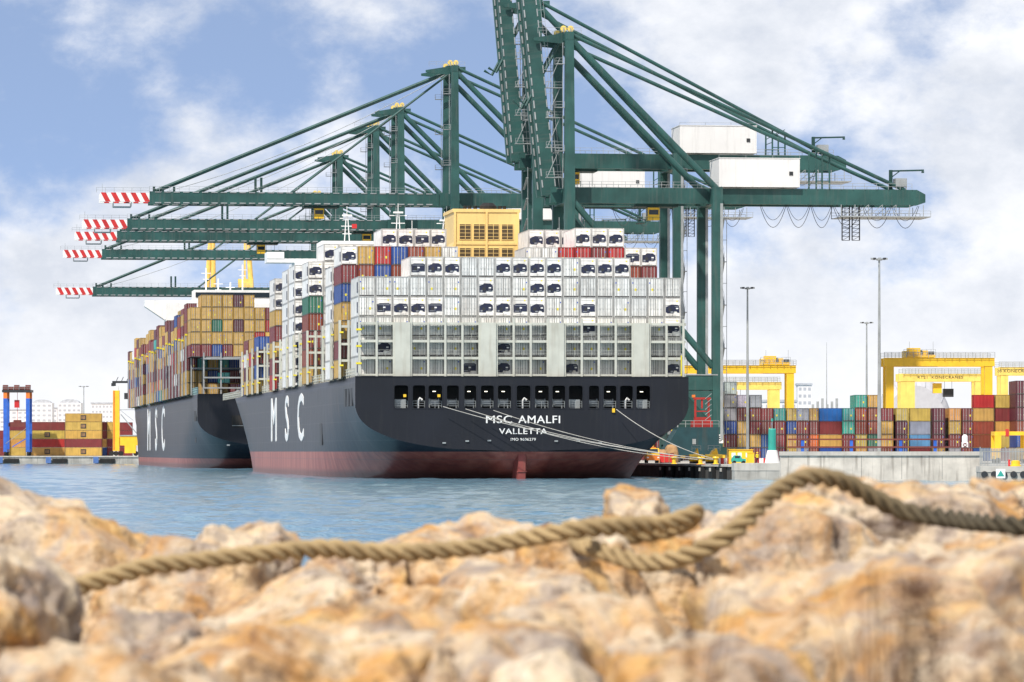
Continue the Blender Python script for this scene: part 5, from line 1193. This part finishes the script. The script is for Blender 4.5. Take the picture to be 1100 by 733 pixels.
def rock_mat():
    m = bpy.data.materials.new('breakwater_rock'); m.use_nodes = True; t = m.node_tree; n = t.nodes; l = t.links; b = n['Principled BSDF']
    b.inputs['Roughness'].default_value = .88; b.inputs['Specular IOR Level'].default_value = .25
    tc = n.new('ShaderNodeTexCoord'); oi = n.new('ShaderNodeObjectInfo'); cr = n.new('ShaderNodeCombineXYZ')
    for i in range(3): l.new(oi.outputs['Random'], cr.inputs[i])
    of = n.new('ShaderNodeVectorMath'); of.operation = 'MULTIPLY_ADD'; l.new(cr.outputs[0], of.inputs[0]); of.inputs[1].default_value = (31, 47, 59); l.new(tc.outputs['Object'], of.inputs[2])
    def noise(sc, det, ro=.55, dist=0.0):
        x = n.new('ShaderNodeTexNoise'); x.inputs['Scale'].default_value = sc; x.inputs['Detail'].default_value = det; x.inputs['Roughness'].default_value = ro; x.inputs['Distortion'].default_value = dist; l.new(of.outputs[0], x.inputs['Vector']); return x.outputs['Fac']
    def ramp(src, els):
        r = n.new('ShaderNodeValToRGB'); e = r.color_ramp.elements
        while len(e) < len(els): e.new(.5)
        for k, (p, c) in enumerate(els): e[k].position = p; e[k].color = (*c, 1)
        l.new(src, r.inputs['Fac']); return r.outputs['Color']
    def mix(f, a, c, mode='MIX'):
        x = n.new('ShaderNodeMixRGB'); x.blend_type = mode
        if hasattr(f, 'name'): l.new(f, x.inputs['Fac'])
        else: x.inputs['Fac'].default_value = f
        l.new(a, x.inputs['Color1']); l.new(c, x.inputs['Color2']); return x.outputs['Color']
    c1 = ramp(noise(4.6, 9, .68, .7), [(.33, (.20, .16, .14)), (.45, (.42, .34, .27)), (.55, (.64, .51, .35)), (.72, (.76, .67, .54))])
    c2 = ramp(noise(6.5, 8, .66, .8), [(.3, (.22, .09, .025)), (.48, (.55, .27, .06)), (.7, (.70, .46, .17))])
    fo = n.new('ShaderNodeMapRange'); fo.inputs['From Min'].default_value = .45; fo.inputs['From Max'].default_value = .60; fo.inputs['To Max'].default_value = .84; l.new(noise(2.0, 9, .70, 1.2), fo.inputs['Value'])
    c = mix(fo.outputs[0], c1, c2)
    fp = n.new('ShaderNodeMapRange'); fp.inputs['From Min'].default_value = .53; fp.inputs['From Max'].default_value = .66; fp.inputs['To Max'].default_value = .75; l.new(noise(17, 6, .7), fp.inputs['Value'])
    dk = n.new('ShaderNodeRGB'); dk.outputs[0].default_value = (.12, .07, .04, 1)
    c = mix(fp.outputs[0], c, dk.outputs[0])
    l.new(c, b.inputs['Base Color'])
    bp = n.new('ShaderNodeBump'); bp.inputs['Distance'].default_value = .05; bp.inputs['Strength'].default_value = .9; l.new(noise(9, 9, .65), bp.inputs['Height']); l.new(bp.outputs[0], b.inputs['Normal'])
    return m
M_ROCK = rock_mat()
import bmesh
_bm = bmesh.new(); bmesh.ops.create_icosphere(_bm, subdivisions=6, radius=1); ICO_V = np.array([v.co[:] for v in _bm.verts]); ICO_F = [tuple(v.index for v in f.verts) for f in _bm.faces]; _bm.free()
def rock(label, cx, top, hw, D, hh, dd, roll=0, seed=0, yaw=0, rough=1.0):
    """cx/top: photo column and row of its top; hw: half width in photo pixels; hh, dd: half height and half depth in metres"""
    rg = np.random.default_rng(seed + 100); w = hw * D / F
    d = ICO_V / np.linalg.norm(ICO_V, axis=1)[:, None]
    pl = rg.normal(size=(15, 3)); pl[0] = (.05, -.15, 1); pl[1] = (-.1, -.9, .45); pl[2] = (.9, -.3, .3); pl[3] = (-.9, -.2, .3); pl /= np.linalg.norm(pl, axis=1)[:, None]
    off = rg.uniform(.70, 1.04, 15)
    q_ = np.maximum(d @ pl.T, 0) / off; r = (q_ ** 26).sum(1) ** (-1 / 26)
    r = np.clip(r, .6, 1.25)
    p = d * r[:, None] * np.array([w, dd, hh])
    nv = fbm(p * 1.9 + seed * 3.1, seed, 3); rd = fbm(p * 3.6 + seed + .25 * nv[:, None], seed + 5, 6, .6, True); fn = fbm(p * 13 + seed, seed + 9, 4, .6)
    pit = np.clip(fbm(p * 5.5 + seed * 2, seed + 31, 3) - .35, 0, 1)
    st = (p @ np.array([.3, .2, 1.0]) + .06 * nv) * 9; st = (st - np.floor(st)) ** 3 * .02
    s = .13 * nv + .060 * (rd - .2) + .022 * fn - .12 * pit - st
    p = p + d * (s * rough * min(1.0, .55 + w * .5))[:, None] * np.array([1, 1, .8])
    a = R(roll); c, si = math.cos(a), math.sin(a); b = R(yaw); cy, sy = math.cos(b), math.sin(b)
    x = p[:, 0] * cy - p[:, 1] * sy; y = p[:, 0] * sy + p[:, 1] * cy; z = p[:, 2]
    x, z = x * c + z * si, -x * si + z * c
    P3 = np.stack([x, y, z], 1)
    v = P(cx, top, D); ztop = np.max(P3[np.abs(P3[:, 0]) < w * .25][:, 2])
    me = bpy.data.meshes.new('boulder'); me.from_pydata(P3.tolist(), [], ICO_F); me.polygons.foreach_set('use_smooth', [True] * len(ICO_F)); me.materials.append(M_ROCK); me.update()
    o = bpy.data.objects.new('boulder', me); COL.objects.link(o); o.location = (v.x, D, v.z - ztop)
    o['label'] = label; o['category'] = 'boulder'; o['group'] = 'boulders of the breakwater'
    return o
ROCKS = [
 ('huge pale slab at the left, sloping down to the water', 50, 501, 335, 12.8, .5, .7, 13.5, 1, 0, .6),
 ('small ochre stone at the foot of the left slab beside the water', 262, 560, 60, 12.5, .16, .2, 12, 2),
 ('cream boulder lying behind the left end of the rope', 205, 574, 120, 12.1, .28, .3, 10, 3, 0, .7),
 ('grey-brown boulder cut by the left picture edge', -40, 575, 90, 9.6, .36, .4, 8, 4),
 ('dark-sided ochre boulder just below the left rope end', 150, 648, 80, 9.4, .22, .3, 16, 5),
 ('broad pale boulder below the rope, left of centre', 335, 608, 105, 10.2, .26, .3, -10, 6, 0, .7),
 ('small brown stone wedged below the rope at centre left', 455, 628, 50, 10.4, .18, .2, 0, 7),
 ('long pale boulder rising right of the open water', 530, 550, 165, 12.5, .32, .5, -3, 8, 0, .7),
 ('broad boulder below the rope at the centre', 560, 606, 105, 10.3, .30, .4, 6, 9, 0, .8),
 ('round brown stone with a peak against the water', 685, 521, 44, 13.2, .22, .3, 0, 10, 0, .6),
 ('low boulder carrying the looped rope end', 690, 554, 105, 12.3, .25, .4, 4, 11, 0, .7),
 ('slanting boulder under the highest bend of the rope', 835, 528, 100, 12.2, .32, .4, -20, 12, 0, .7),
 ('flat rough boulder behind the rope at the right', 955, 511, 165, 13.0, .25, .5, 2, 13, 0, .7),
 ('small pebble-like stone at the far right against the jetty', 1072, 513, 48, 13.8, .18, .3, 3, 14),
 ('very large pale slab filling the right foreground', 925, 580, 285, 9.2, .55, .7, -7, 15, 0, .7),
 ('cream boulder in the lower middle, right of centre', 690, 642, 120, 8.4, .30, .4, -14, 16, 0, .8),
 ('pale boulder in the bottom left corner', 85, 690, 190, 7.0, .24, .4, 4, 17, 0, .8),
 ('grey-veined boulder at the bottom, left of centre', 345, 648, 165, 8.2, .3, .4, 4, 18, 0, .8),
 ('rounded boulder at the bottom centre', 560, 668, 110, 7.6, .28, .4, -6, 19, 0, .8),
 ('brown-streaked boulder in the bottom right corner', 1050, 655, 170, 7.2, .36, .45, -4, 20, 0, .8),
 ('pale boulder at the bottom between centre and right corner', 800, 684, 140, 7.0, .3, .35, -6, 21, 0, .8),
 ('low stone behind the rope, between the water and the peak stone', 610, 556, 80, 12.0, .2, .3, -5, 22, 0, .7),
 ('cream stone behind the centre of the rope, left of the pale boulder', 385, 583, 80, 12.2, .2, .25, -12, 25, 0, .7),
 ('low pale stone left of the rope bend', 765, 548, 50, 12.6, .2, .25, -14, 28, 0, .7),
 ('stone at the right edge under the dark rope end', 1085, 579, 70, 10.8, .28, .4, -4, 23),
]
RO = [rock(*r) for r in ROCKS]
def breakwater():
    n = 140; xs = np.linspace(-6, 6, n); ys = np.linspace(1.5, 19, n); X, Y = np.meshgrid(xs, ys); p = np.stack([X.ravel(), Y.ravel(), 0 * X.ravel()], 1)
    z = 3.20 - .02 * (p[:, 1] - 6) - np.maximum(0, p[:, 1] - 13.5) * .75 + .12 * fbm(p * 1.7, 77, 4) - np.maximum(0, 5 - p[:, 1]) * .15
    V = [(a, b, c) for a, b, c in zip(p[:, 0], p[:, 1], z)]; Fc = [(j * n + i, j * n + i + 1, (j + 1) * n + i + 1, (j + 1) * n + i) for j in range(n - 1) for i in range(n - 1)]
    mb = MB().use(M_ROCK); mb.add(V, Fc); return mb.build('breakwater', smooth=True, kind='structure')
BW = breakwater()
def catmull(pts, per=14):
    out = []; n = len(pts)
    for i in range(n - 1):
        p0, p1, p2, p3 = pts[max(i - 1, 0)], pts[i], pts[i + 1], pts[min(i + 2, n - 1)]
        for k in range(per):
            t = k / per; out.append(.5 * ((2 * p1) + (p2 - p0) * t + (2 * p0 - 5 * p1 + 4 * p2 - p3) * t * t + (3 * p1 - p0 - 3 * p2 + p3) * t ** 3))
    out.append(pts[-1]); return out
RR = .0255
def rope_mat():
    m = mat('hemp_rope', (.36, .26, .13), .9, vary=.2, dirt=.35, dirtcol=(.14, .09, .04), scale=9, streak=False, bump=.004)
    n = m.node_tree.nodes; l = m.node_tree.links; b = n['Principled BSDF']; src = b.inputs['Base Color'].links[0].from_socket
    at = n.new('ShaderNodeAttribute'); at.attribute_name = 'tar'; mx = n.new('ShaderNodeMixRGB'); l.new(at.outputs['Fac'], mx.inputs['Fac']); l.new(src, mx.inputs['Color1']); mx.inputs['Color2'].default_value = (.035, .032, .022, 1); l.new(mx.outputs[0], b.inputs['Base Color'])  # blends the rope darker towards its right end
    return m
def rope():
    px = [(62, 634), (110, 623), (160, 609), (220, 602), (290, 594), (350, 590), (430, 594), (500, 589), (560, 580), (610, 570), (660, 566), (710, 563), (738, 556), (747, 552), (728, 566), (672, 577), (622, 580), (640, 590), (690, 604), (735, 598), (778, 578), (808, 552), (838, 525), (868, 513), (900, 516), (935, 533), (975, 550), (1020, 557), (1070, 563), (1130, 567)]
    Ds = [11.2, 11.25, 11.3, 11.35, 11.4, 11.5, 11.55, 11.6, 11.6, 11.55, 11.6, 11.7, 11.75, 11.80, 11.92, 11.95, 11.85, 11.62, 11.5, 11.42, 11.4, 11.45, 11.55, 11.6, 11.65, 11.7, 11.7, 11.6, 11.4, 11.3]
    pts = [P(x, y, float(dd)) for (x, y), dd in zip(px, Ds)]
    path = catmull(pts, 26)
    # resample evenly
    cum = [0]
    for a, b in zip(path, path[1:]): cum.append(cum[-1] + (b - a).length)
    step = .009; nS = int(cum[-1] / step); C_ = np.array(path); s = np.linspace(0, cum[-1], nS); Q = np.stack([np.interp(s, cum, C_[:, k]) for k in range(3)], 1)
    T = np.gradient(Q, axis=0); T /= np.linalg.norm(T, axis=1)[:, None]
    nrm = np.zeros_like(Q); v = np.array([0, 0, 1.0])
    for i in range(nS): v = v - T[i] * v.dot(T[i]); v /= np.linalg.norm(v); nrm[i] = v
    bi = np.cross(T, nrm); lay = .135; V = []; Fc = []; dark_end = []
    K = 12
    for st in range(3):
        ph = 2 * math.pi * (s / lay) + st * 2 * math.pi / 3; o0 = len(V)
        rv = (RR * (1 + .05 * np.sin(s * 9 + st) + .04 * np.sin(s * 23 + 2 * st)))[:, None]
        cen = Q + (nrm * np.cos(ph)[:, None] + bi * np.sin(ph)[:, None]) * rv * .56
        dirx = nrm * np.cos(ph)[:, None] + bi * np.sin(ph)[:, None]; diry = np.cross(T, dirx)
        for j in range(K):
            an = 2 * math.pi * j / K
            ring = cen + (dirx * math.cos(an) * .46 + diry * math.sin(an) * .50) * rv
            V.append(ring)
        ring = np.stack(V[-K:], 1).reshape(-1, 3); V = V[:-K]; V = V if isinstance(V, list) else list(V)
        V += ring.tolist(); base_i = o0
        for i in range(nS - 1):
            for j in range(K): Fc.append((base_i + i * K + j, base_i + i * K + (j + 1) % K, base_i + (i + 1) * K + (j + 1) % K, base_i + (i + 1) * K + j))
        xt = Q[:, 0] * F / Q[:, 1] + 550
        tv = np.clip((s - cum[-1] * .70) / (cum[-1] * .20), 0, 1) * .9
        dark_end += np.repeat(tv, K).tolist()
    me = bpy.data.meshes.new('rope'); me.from_pydata(V, [], Fc); me.polygons.foreach_set('use_smooth', [True] * len(Fc)); me.materials.append(rope_mat())
    a = me.attributes.new('tar', 'FLOAT', 'POINT'); a.data.foreach_set('value', dark_end)
    o = bpy.data.objects.new('rope', me); COL.objects.link(o); o['label'] = 'thick twisted hemp rope lying over the breakwater boulders, darker at its right end'; o['category'] = 'rope'
rope()
def weeds():
    mt = mat('dry_weed', (.085, .035, .014), .85, vary=.3, dirt=.2, scale=20)
    for (cx, yb, D, n, h, lab) in ((985, 742, 4.6, 16, .125, 'clump of dry brown weeds blurred in the right foreground'), (741, 745, 4.5, 3, .10, 'single thin dry weed stalk blurred right of centre'), (1085, 745, 4.4, 6, .09, 'dry brown weeds in the bottom right corner')):
        b = P(cx, yb, D); t = thing('dry_weed', lab, 'plant', b, 0, 'dry weeds between the boulders'); rg = random.Random(cx)
        m = MB().use(mt)
        for k in range(n):
            x, y = rg.uniform(-.045, .045) * (n > 5), rg.uniform(-.04, .04); hh = h * rg.uniform(.5, 1.05); lx, ly = rg.uniform(-.05, .05), rg.uniform(-.02, .02)
            pts = [Vector((x + lx * (i / 5) ** 1.6, y + ly * i / 5, -.25 + (hh + .25) * i / 5)) for i in range(6)]
            m.tube(pts, .0014, 5, radii=[.0016, .0015, .0014, .0012, .001, .0007])
        m.build('stem', t)
        m = MB().use(mt)
        for k in range(n * 110):
            x, y, z = rg.gauss(0, .016) * (1 if n > 5 else .12), rg.gauss(0, .016), rg.uniform(-.06, h * .9); a = rg.uniform(0, 6.3); e = rg.uniform(-.6, .9); l_ = rg.uniform(.005, .012)
            d = Vector((math.cos(a) * math.cos(e), math.sin(a) * math.cos(e), math.sin(e))) * l_; sdv = Vector((-math.sin(a), math.cos(a), 0)) * l_ * .2; p = Vector((x, y, z))
            m.add([p, p + d * .5 + sdv, p + d, p + d * .5 - sdv], [(0, 1, 2, 3)])
        m.build('leaf_litter' if False else 'leaves', t)
weeds()
